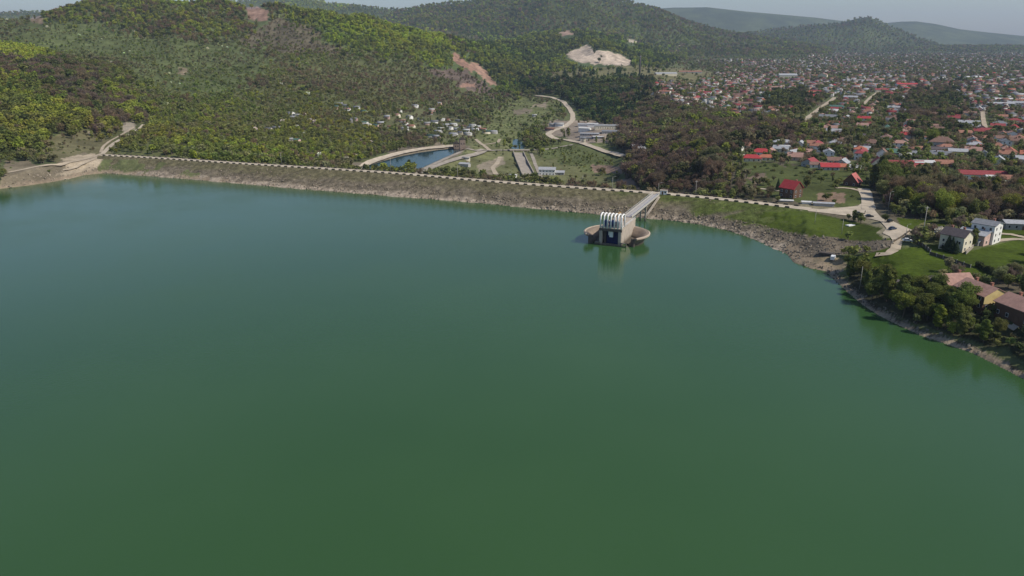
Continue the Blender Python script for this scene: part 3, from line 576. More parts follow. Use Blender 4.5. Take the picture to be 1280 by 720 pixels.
# ------------------------------------------------------------------ world, sun, haze, camera
SUN_EL, SUN_AZ = math.radians(46), math.atan2(.93, -.35)      # azimuth measured from +Y towards +X
sd = Vector((math.sin(SUN_AZ) * math.cos(SUN_EL), math.cos(SUN_AZ) * math.cos(SUN_EL), math.sin(SUN_EL)))
w = bpy.data.worlds.new('World'); bpy.context.scene.world = w; w.use_nodes = True; t = w.node_tree
sky = N(t, 'ShaderNodeTexSky', sky_type='NISHITA'); sky.sun_disc = False; sky.sun_elevation = SUN_EL; sky.sun_rotation = SUN_AZ; sky.dust_density = 1.2; sky.ozone_density = 3.0; sky.air_density = 1.0; sky.altitude = 300
t.links.new(sky.outputs[0], t.nodes['Background'].inputs[0]); t.nodes['Background'].inputs[1].default_value = SKY_STRENGTH
sl = bpy.data.lights.new('sun', 'SUN'); sl.energy = SUN_STRENGTH; sl.angle = math.radians(.53); sl.color = (1, .92, .79)
so = bpy.data.objects.new('sun', sl); C.objects.link(so); so.rotation_euler = sd.to_track_quat('Z', 'Y').to_euler()
if HAZE > 0:
    m = bpy.data.materials.new('haze air'); m.use_nodes = True; t = m.node_tree; t.nodes.remove(t.nodes['Principled BSDF'])
    v = N(t, 'ShaderNodeVolumePrincipled'); v.inputs['Color'].default_value = (.60, .74, 1, 1); v.inputs['Density'].default_value = HAZE; v.inputs['Anisotropy'].default_value = .1
    t.links.new(v.outputs[0], t.nodes['Material Output'].inputs['Volume'])
    b = MB().box((0, 8300, 310), (36000, 18600, 760)); o = b.build('haze', m); tag(o, kind='stuff')
cam = bpy.data.cameras.new('camera'); co_ = bpy.data.objects.new('camera', cam); C.objects.link(co_); cam.sensor_width = 36; cam.lens = 27.0
co_.location = (0, 0, HC); co_.rotation_euler = (math.radians(90) - PITCH, 0, 0); cam.clip_start = 1; cam.clip_end = 60000
sc = bpy.context.scene; sc.camera = co_; sc.render.engine = 'CYCLES'
sc.view_settings.view_transform = 'Standard'; sc.view_settings.look = 'None'; sc.view_settings.gamma = 1; sc.view_settings.exposure = EXPOSURE
sc.cycles.max_bounces = 5; sc.cycles.diffuse_bounces = 2; sc.cycles.glossy_bounces = 2; sc.cycles.volume_bounces = 0; sc.cycles.transparent_max_bounces = 8
# ------------------------------------------------------------------ houses
ROOFS = {'rose red': (.42, .13, .12), 'bright red': (.38, .045, .05), 'dark red': (.26, .05, .055), 'terracotta': (.30, .145, .10), 'brown': (.20, .12, .095), 'dusty pink': (.36, .215, .175), 'light grey': (.36, .37, .39), 'dark grey': (.19, .20, .22),
         'white': (.56, .56, .55), 'blue': (.10, .16, .32), 'green': (.07, .15, .12), 'orange red': (.40, .14, .085), 'charcoal': (.09, .075, .08)}
WALLS = {'white': (.78, .77, .73), 'cream': (.68, .62, .48), 'yellow': (.68, .53, .24), 'grey': (.40, .39, .37), 'pink': (.60, .42, .36), 'timber': (.13, .075, .05), 'ochre': (.52, .38, .20)}  # timber brown also serves as painted shade on the long pink-roofed houses
def roof_mat(k): return mat('roof ' + k, ROOFS[k], .6 if k in ('light grey', 'white', 'blue') else .8, .22, .8, .3, bump=.3)
def wall_mat(k): return mat('wall ' + k, WALLS[k], .85, .12, .5, .2)
M_GLASS = mat('window glass', (.03, .035, .045), .15, .2, .3, .5); M_FRAME = mat('window frame', (.7, .69, .66), .6, .1, 1); M_DOOR = mat('door wood', (.16, .09, .055), .6, .2, 2)
M_BRICK = mat('chimney brick', (.30, .14, .10), .85, .2, 2)
HS = []
def add_house(x, y, L, W, H, rot, roof, wall, pitch=30, hip=False, label=None, chim=1, z=None, cat='house', name='house', win=True, px=None, ov=.5, flat=False):
    z = z if z is not None else min(gz(x + dx, y + dy) for dx, dy in ((0, 0), (4, 0), (-4, 0), (0, 4), (0, -4)))
    HS.append(dict(x=x, y=y, z=z, L=L, W=W, H=H, rot=math.radians(rot), roof=roof, wall=wall, pitch=math.radians(pitch), hip=hip, label=label, chim=chim, cat=cat, name=name, win=win, ov=ov, flat=flat))
def roof_at(px, py, zr, **k):
    z = zr
    for _ in range(6): x, y, _z = on_z(px, py, z); z = gz(x, y) - .3 + k['H'] + .25 * k['W'] * math.tan(math.radians(k.get('pitch', 30)))
    add_house(x, y, **k)
def base_at(px, py, **k):
    x, y, z = hit(px, py); add_house(x, y, z=z - .3, **k)
roof_at(1197, 289.5, 19.5, L=10.5, W=8, H=7.2, rot=-55, roof='charcoal', wall='cream', pitch=32, label='tall cream house with dark roof beside the grey-roofed annexe', chim=2, hip=False)
roof_at(1221, 289, 16.5, L=12, W=10, H=4.8, rot=-55, roof='light grey', wall='pink', pitch=16, label='low annexe with pale metal roof between the cream and the white house')
roof_at(1235, 277.5, 20.5, L=10, W=9, H=8.8, rot=-52, roof='dark grey', wall='white', pitch=17, label='three-storey white house with slate grey roof at the edge of the meadow')
roof_at(1276, 277, 15, L=16, W=9, H=3.2, rot=-12, roof='light grey', wall='grey', pitch=12, label='pale metal shed at the foot of the brown wood', chim=0, cat='shed', name='shed')
roof_at(1219, 300.5, 13, L=4.5, W=3.5, H=2.0, rot=-55, roof='light grey', wall='grey', pitch=20, label='little pale-roofed lean-to below the cream house', chim=0, win=False, cat='shed', name='shed')
roof_at(1194, 344.5, 16.8, L=11, W=9, H=4.4, rot=8, roof='dusty pink', wall='white', pitch=33, label='barn-like house with pink roof and white wall beside the shore grove', chim=1)
roof_at(1171, 345, 15.0, L=10, W=8, H=3.2, rot=8, roof='charcoal', wall='timber', pitch=30, label='dark timber barn joined to the pink-roofed house', chim=0, win=False, cat='barn', name='barn')
roof_at(1227.5, 357.0, 17.8, L=13.5, W=10.5, H=5.6, rot=-76, roof='dusty pink', wall='timber', pitch=26, label='long house with shade-coloured walls, dusty pink roof and yellow gable above the shore grove', chim=2)  # timber brown here puts shade into the wall colour
roof_at(1283, 383, 16.8, L=15, W=11, H=5.0, rot=-76, roof='dusty pink', wall='timber', pitch=26, label='second pink-roofed house cut by the right edge of the photo', chim=2)  # wall shade painted with the same timber brown
base_at(1122, 356.5, L=3, W=2.4, H=2.2, rot=10, roof='charcoal', wall='white', pitch=14, label='tiny white hut at the end of the stone wall', chim=0, win=False, cat='hut', name='hut')
base_at(988, 246, L=10, W=9, H=6.3, rot=-55, roof='bright red', wall='timber', pitch=42, label='steep bright red roofed house right behind the dam road')
base_at(1065, 231.5, L=8, W=9, H=3.2, rot=50, roof='rose red', wall='timber', pitch=48, label='dark timber chalet with a steep pinkish red roof', chim=0)
base_at(1029, 257, L=11, W=4, H=2.0, rot=-14, roof='light grey', wall='grey', pitch=10, label='long low grey shed beside the dam road', chim=0, win=False, cat='shed', name='shed')
base_at(1008, 254.5, L=5, W=3, H=1.5, rot=-14, roof='white', wall='white', pitch=14, label='small white shed beside the dam road near the brown field', chim=0, win=False, cat='shed', name='shed')
base_at(982, 251.5, L=8, W=3, H=1.0, rot=-14, roof='white', wall='grey', pitch=6, label='flat pale lean-to in front of the steep red house', chim=0, win=False, cat='shed', name='shed')
for px, py, L, W, Hh, rot, rf, wl, pt in [
    (951, 193, 15, 9, 3.5, -20, 'bright red', 'white', 30), (939, 200, 15, 8, 3.2, -15, 'bright red', 'cream', 30), (957, 199, 13, 7, 3, -15, 'orange red', 'cream', 28), (963, 192, 9, 8, 3.2, 60, 'dusty pink', 'cream', 32), (933, 184, 13, 9, 3.2, -10, 'terracotta', 'cream', 30),
    (978, 180, 17, 9, 3.4, -12, 'light grey', 'grey', 22), (980, 185, 10, 6, 2.6, -12, 'white', 'white', 20), (1000, 182, 10, 8, 3, 60, 'light grey', 'white', 34), (991, 193, 12, 8, 3.2, 40, 'light grey', 'white', 26), (1004, 192, 13, 8, 3, -10, 'dusty pink', 'cream', 28), (1015, 181, 10, 8, 3, -20, 'terracotta', 'white', 30),
    (1012, 206, 12, 9, 3.4, 50, 'dark red', 'grey', 32), (1022, 208, 12, 7, 2.8, -10, 'brown', 'white', 24), (1036, 211, 13, 8, 3.0, -8, 'bright red', 'grey', 30), (1053, 206, 11, 8, 3, 55, 'light grey', 'grey', 34), (1047, 211, 12, 7, 3, -10, 'orange red', 'yellow', 28), (1067, 211, 9, 6, 2.4, -30, 'white', 'white', 26), (1045, 203, 14, 8, 3, -10, 'brown', 'cream', 28),
    (1102, 197, 8, 8, 5, 60, 'brown', 'white', 40), (1096, 210, 7, 8, 5, 70, 'dark red', 'cream', 45), (1117, 194, 13, 9, 3.8, -8, 'green', 'grey', 30), (1130, 196, 9, 6, 3, -8, 'white', 'white', 22), (1146, 194, 16, 7, 3, -10, 'dark grey', 'grey', 24), (1152, 188, 18, 7, 3, -8, 'terracotta', 'cream', 26),
    (1126, 209, 30, 10, 3.4, -6, 'dark red', 'timber', 28), (1124, 214, 20, 8, 3.0, -6, 'orange red', 'timber', 26), (1153, 209, 14, 9, 5, -8, 'white', 'cream', 15), (1178, 207, 13, 8, 3, -8, 'terracotta', 'timber', 30), (1176, 182, 20, 13, 5, -25, 'brown', 'grey', 32), (1182, 187, 13, 8, 4, -10, 'terracotta', 'pink', 26), (1172, 189, 22, 8, 3, -10, 'charcoal', 'grey', 24),
    (1196, 193, 14, 9, 4, -20, 'light grey', 'yellow', 22), (1171, 193, 8, 6, 3, -20, 'light grey', 'white', 22), (1226, 222, 30, 9, 3.6, -12, 'dark red', 'white', 26), (1240, 226, 9, 6, 4, -10, 'white', 'white', 14), (1206, 231, 16, 9, 3.2, -30, 'blue', 'grey', 24), (1229, 236, 15, 7, 3, -5, 'terracotta', 'cream', 26), (1257, 237, 26, 15, 4.5, -12, 'light grey', 'grey', 16), (1264, 229, 16, 8, 4, -20, 'terracotta', 'cream', 28), (1278, 233, 12, 9, 4, -20, 'brown', 'timber', 30),
    (1247, 204, 11, 8, 4, 60, 'light grey', 'cream', 34), (1279, 204, 12, 9, 4.5, -20, 'light grey', 'grey', 26), (1205, 169, 12, 9, 4, -8, 'terracotta', 'timber', 26), (1233, 165, 18, 8, 3.5, -20, 'dark red', 'grey', 26), (1236, 175, 18, 8, 3.5, -15, 'terracotta', 'grey', 26), (1256, 176, 18, 8, 4, -10, 'brown', 'white', 26), (1252, 180, 7, 7, 4, 60, 'terracotta', 'white', 40), (1216, 160, 14, 8, 3, -20, 'light grey', 'white', 24), (1148, 163, 1, 1, 1, 0, None, None, 0)]:
    if rf: base_at(px, py + 1, L=L, W=W, H=Hh, rot=rot, roof=rf, wall=wl, pitch=pt, hip=(L > 12 and (px * 7) % 3 < 1))
for px, py, L, W, Hh, rot, rf, wl, pt in [   # behind the dam and along the valley road
    (684, 218, 17, 9, 6.0, -8, 'light grey', 'white', 24), (697, 218, 14, 8, 3, -8, 'light grey', 'grey', 20), (641, 221.5, 8, 5, 3, -6, 'white', 'white', 8), (583, 200, 8, 5, 3.5, -6, 'white', 'cream', 8), (581, 208, 11, 7, 3.5, -20, 'light grey', 'grey', 18),
    (729, 158, 16, 9, 4, -10, 'light grey', 'white', 14), (741, 159, 16, 9, 6, -8, 'white', 'white', 8), (758, 160.5, 34, 10, 5, -3, 'light grey', 'cream', 8), (731, 164, 16, 10, 5, -25, 'white', 'white', 14), (737, 169, 26, 9, 3, -10, 'light grey', 'grey', 8), (765, 167, 28, 14, 4, -6, 'dark grey', 'grey', 10), (735, 174, 22, 7, 3, 5, 'dark grey', 'grey', 10), (748, 173, 14, 7, 3, -8, 'white', 'grey', 8), (730, 178, 4, 4, 6, 0, 'white', 'cream', 8),
    (690, 158, 8, 8, 4, -10, 'white', 'white', 20), (699, 158, 14, 9, 4, -8, 'white', 'white', 26), (687, 163, 14, 8, 3, -8, 'terracotta', 'pink', 22), (668, 146, 8, 6, 4, 0, 'white', 'grey', 10), (797, 188, 12, 8, 5, -8, 'light grey', 'grey', 24), (806, 191, 15, 8, 5, -8, 'light grey', 'white', 24), (802, 196, 12, 6, 3, -8, 'dark red', 'grey', 24), (855, 188, 15, 10, 5, -14, 'white', 'white', 20), (845, 186, 9, 7, 5, -20, 'terracotta', 'timber', 32)]:
    base_at(px, py, L=L, W=W, H=Hh, rot=rot, roof=rf, wall=wl, pitch=pt)
hr = random.Random(7)
for px, py in [(424, 131), (431, 133), (420, 136), (434, 138), (446, 136), (364, 143), (371, 146), (366, 149), (378, 144), (335, 163), (346, 162), (362, 177), (369, 178), (437, 152), (443, 150), (455, 155), (460, 158), (470, 159), (476, 156), (455, 141), (499, 140), (497, 146), (503, 153), (507, 156), (506, 162), (514, 160), (519, 134), (540, 139), (548, 131), (526, 150), (534, 156), (543, 154), (551, 163), (548, 166),
               (557, 158), (563, 162), (567, 157), (571, 163), (578, 160), (583, 165), (587, 161), (591, 158), (598, 160), (594, 164), (603, 163), (575, 168), (567, 170), (585, 169), (538, 172), (546, 173), (552, 151), (560, 152), (530, 163), (617, 167), (538, 143), (512, 148), (484, 148), (488, 160), (574, 152), (608, 167)]:
    rf = hr.choice(['light grey', 'white', 'light grey', 'white', 'terracotta', 'light grey', 'green', 'dark grey', 'white', 'dusty pink'])
    base_at(px, py, L=hr.uniform(7, 12), W=hr.uniform(5.5, 8), H=hr.uniform(2.6, 4), rot=hr.uniform(-35, 20), roof=rf, wall=hr.choice(['white', 'white', 'cream', 'grey', 'pink']), pitch=hr.uniform(14, 30))
# the town: plots along streets that run away up the valley
NOZONE = {'wood', 'riparian', 'meadow', 'gardens', 'darkwood', 'hedge', 'plateau', 'midforest', 'yard', 'crestgrass', 'plaza', 'rubble', 'grove', 'valleygreen', 'valleyfloor', 'yardworks', 'valleymid'}
th = math.radians(63); dA = np.array([math.cos(th), math.sin(th)]); dB = np.array([math.sin(th), -math.cos(th)])
tr = np.random.default_rng(19); cand = []
for bi in range(-50, 140):
    b0 = bi * 40.0 + 10 * math.sin(bi * 1.7)
    for side in (-1, 1):
        a = 0.0
        while a < 6800:
            a += tr.uniform(15, 23) * (1 if a < 2500 else 1.25)
            b = b0 + side * 11.5 + 30 * math.sin(a / 420 + bi * .05) + 9 * math.sin(a / 97 + bi) + tr.normal() * 4.0
            cand.append((a, b, side, tr.random(), tr.random(), tr.random(), tr.random(), tr.random()))
cand = np.array(cand); XY = cand[:, :1] * dA + cand[:, 1:2] * dB + np.array([120, -100.]); hx, hy = XY[:, 0], XY[:, 1]
ok = (hy > 500) & (hy < 6200) & (hx > 0); cand, hx, hy = cand[ok], hx[ok], hy[ok]; hz = ground(hx, hy); ppx, ppy, pd = project(hx, hy, hz)
zi = zone_index(ppx, ppy); bad = np.array([ZONES[i][0] in NOZONE if i >= 0 else False for i in zi])
twz = np.array([i >= 0 and ZONES[i][0] == 'towntrees' for i in zi])
prob = np.where(twz, .55, 1) * np.where(ppy > 200, .0, np.where(ppy > 150, .86, np.where(ppy > 100, .74, np.where(ppy > 80, .36, .2)))) * np.where(ppx < 870, .75, 1) * (.6 + .8 * (fbm(hx / 130, hy / 170, 2, 91) > .42))
ok = (~bad) & (ppx > 800) & (ppx < 1340) & (hz < 40) & (hz > -4) & (cand[:, 3] < prob) & (ppy > 66) & ~((ppx < 905) & (ppy < 92)) & ~((ppx < 1010) & (ppy < 74))
strips_ = [(H((995, 158), (1008, 149), (1022, 138), (1036, 128), (1044, 122)), 15), (H((1228, 140), (1229, 150), (1232, 162)), 12), (H((1078, 132), (1098, 115)), 12)]
for l, dd in strips_: ok &= dist_line(hx, hy, l) > dd
ex = np.array([(h['x'], h['y']) for h in HS])
kept = [(h['x'], h['y']) for h in HS]; grid = {}
for p in kept: grid.setdefault((int(p[0] // 20), int(p[1] // 20)), []).append(p)
rc = ['terracotta'] * 7 + ['brown'] * 5 + ['dusty pink'] * 4 + ['dark red'] * 4 + ['light grey'] * 4 + ['dark grey'] * 2 + ['bright red'] * 1 + ['white'] * 1 + ['orange red', 'green', 'charcoal'] + ['brown'] * 3 + ['dark grey'] * 2
wc = ['white'] * 4 + ['cream'] * 4 + ['grey'] * 3 + ['yellow', 'pink', 'timber']
for i in np.nonzero(ok)[0]:
    x, y = hx[i], hy[i]; g = (int(x // 20), int(y // 20))
    if any((p[0] - x) ** 2 + (p[1] - y) ** 2 < 15 ** 2 for a in (-1, 0, 1) for b in (-1, 0, 1) for p in grid.get((g[0] + a, g[1] + b), ())): continue
    grid.setdefault(g, []).append((x, y)); c = cand[i]
    along = c[4] < .55
    roof = rc[int(c[5] * len(rc)) % len(rc)]; wall = wc[int(c[6] * len(wc)) % len(wc)]
    if roof in ('light grey', 'white') and c[7] < .3: wall = 'grey'
    add_house(x, y, 9 + 8 * c[7] * c[7] + (5 if c[7] > .9 else 0), 7 + 2.5 * c[4], 2.9 + (2.6 if c[6] < .22 else .7 * c[7]), math.degrees(th) + (0 if along else 90) + (c[3] - .4) * 14, roof, wall, 24 + 10 * c[6], hip=c[5] * 10 % 1 < .35)
# a few big town buildings that stand out
for px, py, L, W, H_, rot, rf, wl, nm, lb in [
    (832, 94, 60, 16, 5, 12, 'light grey', 'cream', 'warehouse', 'long pale warehouse at the edge of the plateau field'), (862, 91, 70, 14, 4, 0, 'terracotta', 'grey', 'warehouse', 'long rust-roofed warehouse beyond the pale one'),
    (1262, 127, 46, 12, 4, -12, 'white', 'white', 'warehouse', 'long white-roofed warehouse near the right edge of town'), (1133, 109, 44, 13, 7, -4, 'bright red', 'white', 'school_building', 'wide white building with long red roof in mid town'),
    (1104, 115, 34, 12, 5, -4, 'dark red', 'cream', 'public_building', 'long crimson-roofed building left of the wide white one'), (1028, 99, 16, 22, 12, 60, 'dusty pink', 'cream', 'public_building', 'tall cream gabled building standing over the middle of town'),
    (984, 98, 46, 22, 9, -6, 'light grey', 'cream', 'public_building', 'large pale grey-roofed block in the left part of town'), (1217, 98, 44, 12, 4, 6, 'white', 'white', 'warehouse', 'bright white hall in the far right part of town'),
    (1072, 103, 70, 10, 5, -8, 'light grey', 'grey', 'warehouse', 'very long low grey hall crossing the middle of town'), (1250, 133, 36, 10, 5, -12, 'light grey', 'grey', 'warehouse', 'long grey hall just in front of the white warehouse')]:
    x, y, z = hit(px, py); add_house(x, y, L, W, H_, rot, rf, wl, 20, False, lb, 0, z - .4, 'building', nm)
# ------------------------------------------------------------------ which houses are things of their own
P = np.array([(h['x'], h['y'], h['z'], h['H'], max(h['L'], h['W'])) for h in HS]); ppx, ppy, dep = project(P[:, 0], P[:, 1], P[:, 2] + P[:, 3] * .5)
vis = seen(P[:, 0], P[:, 1], P[:, 2] + P[:, 3] + 1.5) & (ppx > -15) & (ppx < 1295) & (ppy > -5)
size = np.where(vis, P[:, 4] * F / dep, 0); order = np.argsort([-(1e3 if h['label'] else 0) - s for h, s in zip(HS, size)]); ind = set(int(i) for i in order[:300] if vis[i] or HS[i]['label'])
ORD = ['first', 'second', 'third', 'fourth', 'fifth', 'sixth', 'seventh', 'eighth', 'ninth', 'tenth', 'eleventh', 'twelfth', 'thirteenth', 'fourteenth', 'fifteenth', 'sixteenth', 'seventeenth', 'eighteenth', 'nineteenth']
TENS = ['', '', 'twenty', 'thirty', 'forty', 'fifty', 'sixty', 'seventy', 'eighty', 'ninety']
def ordinal(n):
    if n < 20: return ORD[n - 1]
    if n % 10 == 0: return TENS[n // 10][:-1] + 'ieth'
    return TENS[n // 10] + '-' + ORD[n % 10 - 1]
def town_region(x, y):
    if x < 480: return 'on the wooded slope behind the dam'
    if x < 640: return 'in the hamlet above the pond' if y < 176 else 'between the pond and the chute'
    if x < 785: return 'in the yard along the valley road' if y < 185 else 'just behind the dam crest'
    if y > 214: return 'directly behind the brown wood'
    if y > 176: return 'among the gardens behind the dam road' if x < 1088 else ('in the rows behind the brown wood' if x < 1190 else 'beyond the brown wood, far right')
    if x < 900: return 'above the riverside wood'
    if y > 148: return 'left of the pale town street' if x < 1000 else ('right of the pale town street' if x < 1130 else 'at the near right end of town')
    if y > 130: return 'in second town belt, left part' if x < 1030 else ('in second town belt, middle part' if x < 1150 else 'in second town belt, right part')
    return 'in third town belt, left part' if x < 1000 else ('in third town belt, middle part' if x < 1150 else 'in third town belt, right part')
cls = {}
for i in ind:
    h = HS[i]
    if not h['label']: cls.setdefault((h['roof'], h['wall'], town_region(ppx[i], ppy[i])), []).append(i)
for (rf, wl, rg), ids in cls.items():
    ids.sort(key=lambda i: ppx[i])
    for n, i in enumerate(ids):
        HS[i]['label'] = f'{rf} roofed {wl} house {rg}' if len(ids) == 1 else f'{ordinal(n + 1)} {rf} roofed {wl} house from the left {rg}'
def gable(L, W, H, p, ov, hip):
    """roof solid standing on walls of height H, local x is the ridge"""
    w = W / 2 + ov; l = L / 2 + ov; hr_ = W / 2 * math.tan(p); e = H - ov * math.tan(p) + .12; t = .22
    if hip:
        r = max(L / 2 - W / 2 * .9, .2); top = H + hr_ + .12
        return [(-l, -w, e), (l, -w, e), (l, w, e), (-l, w, e), (-r, 0, top), (r, 0, top), (-l, -w, e - t), (l, -w, e - t), (l, w, e - t), (-l, w, e - t)], \
            [(0, 1, 5, 4), (1, 2, 5), (2, 3, 4, 5), (3, 0, 4), (6, 7, 1, 0), (7, 8, 2, 1), (8, 9, 3, 2), (9, 6, 0, 3), (9, 8, 7, 6)]
    sec = [(-w, e), (0, H + hr_ + .12), (w, e), (w, e - t), (0, H + hr_ + .12 - t), (-w, e - t)]
    v = [(-l, y, z) for y, z in sec] + [(l, y, z) for y, z in sec]
    return v, [(0, 1, 7, 6), (1, 2, 8, 7), (2, 3, 9, 8), (3, 4, 10, 9), (4, 5, 11, 10), (5, 0, 6, 11), (1, 0, 5, 4), (2, 1, 4, 3), (6, 7, 10, 11), (7, 8, 9, 10)]
def walls(L, W, H, p, hip):
    a, b = L / 2, W / 2; hr_ = 0 if hip else b * math.tan(p) - .1; B = -1.5
    v = [(-a, -b, B), (a, -b, B), (a, b, B), (-a, b, B), (-a, -b, H), (a, -b, H), (a, b, H), (-a, b, H), (-a, 0, H + hr_), (a, 0, H + hr_)]
    return v, [(0, 1, 5, 4), (2, 3, 7, 6), (1, 2, 6, 9, 5), (3, 0, 4, 8, 7), (4, 5, 9, 8), (6, 7, 8, 9)]
wb = MB(); wb.box((0, 0, 0), (1.15, .10, 1.45), 0, 1); wb.box((0, -.02, 0), (.9, .12, 1.2), 0, 0); ME_WIN = wb.mesh('window', [M_GLASS, M_FRAME])
db = MB(); db.box((0, 0, 0), (1.1, .12, 2.1), 0, 0); ME_DOOR = db.mesh('door', [M_DOOR])
def build_house(h, big):
    t = thing(h['name'], h['label'], h['cat'], (h['x'], h['y'], h['z']), h['rot'], 'houses and sheds of the village')
    v, f = walls(h['L'], h['W'], h['H'], h['pitch'], h['hip']); MB().add(v, f).build('wall', wall_mat(h['wall']), t)
    v, f = gable(h['L'], h['W'], h['H'], h['pitch'], h['ov'], h['hip']); r = MB().add(v, f).build('roof', roof_mat(h['roof']), t)
    hr_ = h['W'] / 2 * math.tan(h['pitch'])
    for k in range(h['chim'] if big > 9 else 0):
        x = h['L'] * (.22 if k == 0 else -.28); y = h['W'] * .12
        MB().box((x, y, h['H'] + hr_ * .9), (.8, .8, 2.0), 0, 0).box((x, y, h['H'] + hr_ * .9 + 1.05), (1.0, 1.0, .16)).build('chimney', M_BRICK, r)
    if big > 15 and h['win']:
        fl = max(1, int(h['H'] / 2.7)); n = max(2, int(h['L'] / 3.2)); m = max(1, int(h['W'] / 3.4))
        for s in (-1, 1):
            for q in range(fl):
                zz = 1.55 + q * 2.75
                for k in range(n):
                    x = (k + .5) / n * h['L'] - h['L'] / 2
                    if q == 0 and k == n // 2 and s < 0:
                        o = link('door', ME_DOOR, t, (x, s * (h['W'] / 2 + .02), 1.05)); continue
                    o = link('window', ME_WIN, t, (x, s * (h['W'] / 2 + .02), zz)); o.rotation_euler = (0, 0, 0 if s < 0 else math.pi)
                for k in range(m):
                    y = (k + .5) / m * h['W'] - h['W'] / 2
                    o = link('window', ME_WIN, t, (s * (h['L'] / 2 + .02), y, zz)); o.rotation_euler = (0, 0, s * math.pi / 2)
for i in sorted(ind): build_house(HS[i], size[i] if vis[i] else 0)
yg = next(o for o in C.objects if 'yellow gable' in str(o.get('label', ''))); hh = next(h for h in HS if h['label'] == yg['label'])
v, f = walls(.3, hh['W'] - .2, hh['H'], hh['pitch'], False); o = MB().add([(x + hh['L'] / 2 + .1, y, max(z, 2.6)) for x, y, z in v], f).build('gable_wall', wall_mat('yellow'), yg)  # end wall keeps its yellow; the other walls carry painted shade
# the remaining far houses as one mass
co, ff, lt, cc = [], [], [], []; k = 0
for i, h in enumerate(HS):
    if i in ind or (not vis[i] and not (seen([h['x']], [h['y']], [h['z'] + 14])[0])): continue
    ca, sa = math.cos(h['rot']), math.sin(h['rot'])
    for (v, f), col in ((walls(h['L'], h['W'], h['H'], h['pitch'], h['hip']), WALLS[h['wall']]), (gable(h['L'], h['W'], h['H'], h['pitch'], h['ov'], h['hip']), ROOFS[h['roof']])):
        q = .40 + .5 * hr.random(); 
        co += [(h['x'] + x * ca - y * sa, h['y'] + x * sa + y * ca, h['z'] + z) for x, y, z in v]; cc += [[min(.85, c * q) for c in col]] * len(v)
        for g in f: ff += [j + k for j in g]; lt.append(len(g))
        k += len(v)
m_, t_, b_ = newmat('far house colours', .75, .3); a_ = N(t_, 'ShaderNodeAttribute', attribute_name='cover'); t_.links.new(a_.outputs['Color'], b_.inputs['Base Color'])
tag(link('far_houses', mesh_np('far_houses', co, ff, lt, False, [m_], None, np.array(cc))), kind='stuff')
print('HOUSES', len(HS), 'things', len(ind), 'min px', min(size[i] for i in ind), 'visible', int(vis.sum()))
# ------------------------------------------------------------------ trees
def quads(cen, size, aspect=1.0, nrm=None, jit=1.0, rng=RNG, direction=None):
    n = len(cen); a = rng.normal(size=(n, 3)) * jit
    if nrm is not None: a = a + nrm * 1.3
    a /= np.linalg.norm(a, axis=1)[:, None] + 1e-9
    r = rng.normal(size=(n, 3)) if direction is None else direction + rng.normal(size=(n, 3)) * .35
    u = r - (r * a).sum(1)[:, None] * a; u /= np.linalg.norm(u, axis=1)[:, None] + 1e-9; v = np.cross(a, u)
    s = (size * (.6 + .8 * rng.random(n)))[:, None]
    c = np.stack([cen - u * s - v * s * aspect, cen + u * s * .8 - v * s * aspect * .9, cen + u * s + v * s * aspect, cen - u * s * .7 + v * s * aspect * .8], 1)
    return c.reshape(-1, 3)
def crown_pts(kind, n, rng):
    if kind == 'leafy':
        nb = 16; bc = rng.normal(size=(nb, 3)); bc /= np.linalg.norm(bc, axis=1)[:, None]; bc *= (rng.random(nb) ** .5 * .8)[:, None]
        bc = bc * np.array([.27, .27, .30]) + np.array([0, 0, .60]); br = rng.uniform(.10, .18, nb)
        k = rng.integers(0, nb, n); d = rng.normal(size=(n, 3)); d /= np.linalg.norm(d, axis=1)[:, None]; rr = br[k] * (rng.random(n) ** .35) * rng.uniform(.9, 1.12, n)
        return bc[k] + d * rr[:, None], d
    if kind == 'tall':
        z = rng.random(n) ** .8; a = rng.random(n) * 6.283; lob = 1 + .3 * np.sin(a * 3 + z * 9) + .25 * np.sin(z * 31 + a * 2)
        r = (.20 * np.sqrt(np.clip(1 - z, 0, 1)) * (.4 + z * 1.3)) * lob * rng.random(n) ** .4
        d = np.c_[np.cos(a), np.sin(a), np.full(n, .2)]; return np.c_[np.cos(a) * r, np.sin(a) * r, .14 + .86 * z], d
    if kind == 'bare':
        nb = 22; bc = rng.normal(size=(nb, 3)); bc /= np.linalg.norm(bc, axis=1)[:, None]; bc *= (rng.random(nb) ** .4 * .85)[:, None]
        bc = bc * np.array([.30, .30, .30]) + np.array([0, 0, .62]); k = rng.integers(0, nb, n); d = rng.normal(size=(n, 3)); d /= np.linalg.norm(d, axis=1)[:, None]
        return bc[k] + d * (rng.uniform(.07, .15, nb)[k] * rng.random(n) ** .5)[:, None], d
    if kind == 'conifer':
        z = 1 - rng.random(n) ** .6 * .9; a = rng.random(n) * 6.283; tier = (z * 9) % 1; r = (1 - z) * .30 * (1.15 - .45 * tier) * rng.random(n) ** .35 + .005
        return np.c_[np.cos(a) * r, np.sin(a) * r, z], np.c_[np.cos(a), np.sin(a), np.full(n, .5)]
    a = rng.random(n) * 6.283; ph = np.arccos(rng.random(n)); lob = 1 + .22 * np.sin(3 * a + 1) + .15 * np.sin(5 * a + ph * 4)
    r = rng.random(n) ** .4 * lob; d = np.c_[np.sin(ph) * np.cos(a), np.sin(ph) * np.sin(a), np.cos(ph)]
    return np.c_[d[:, 0] * r * .62, d[:, 1] * r * .62, d[:, 2] * r * .85 + .08], d
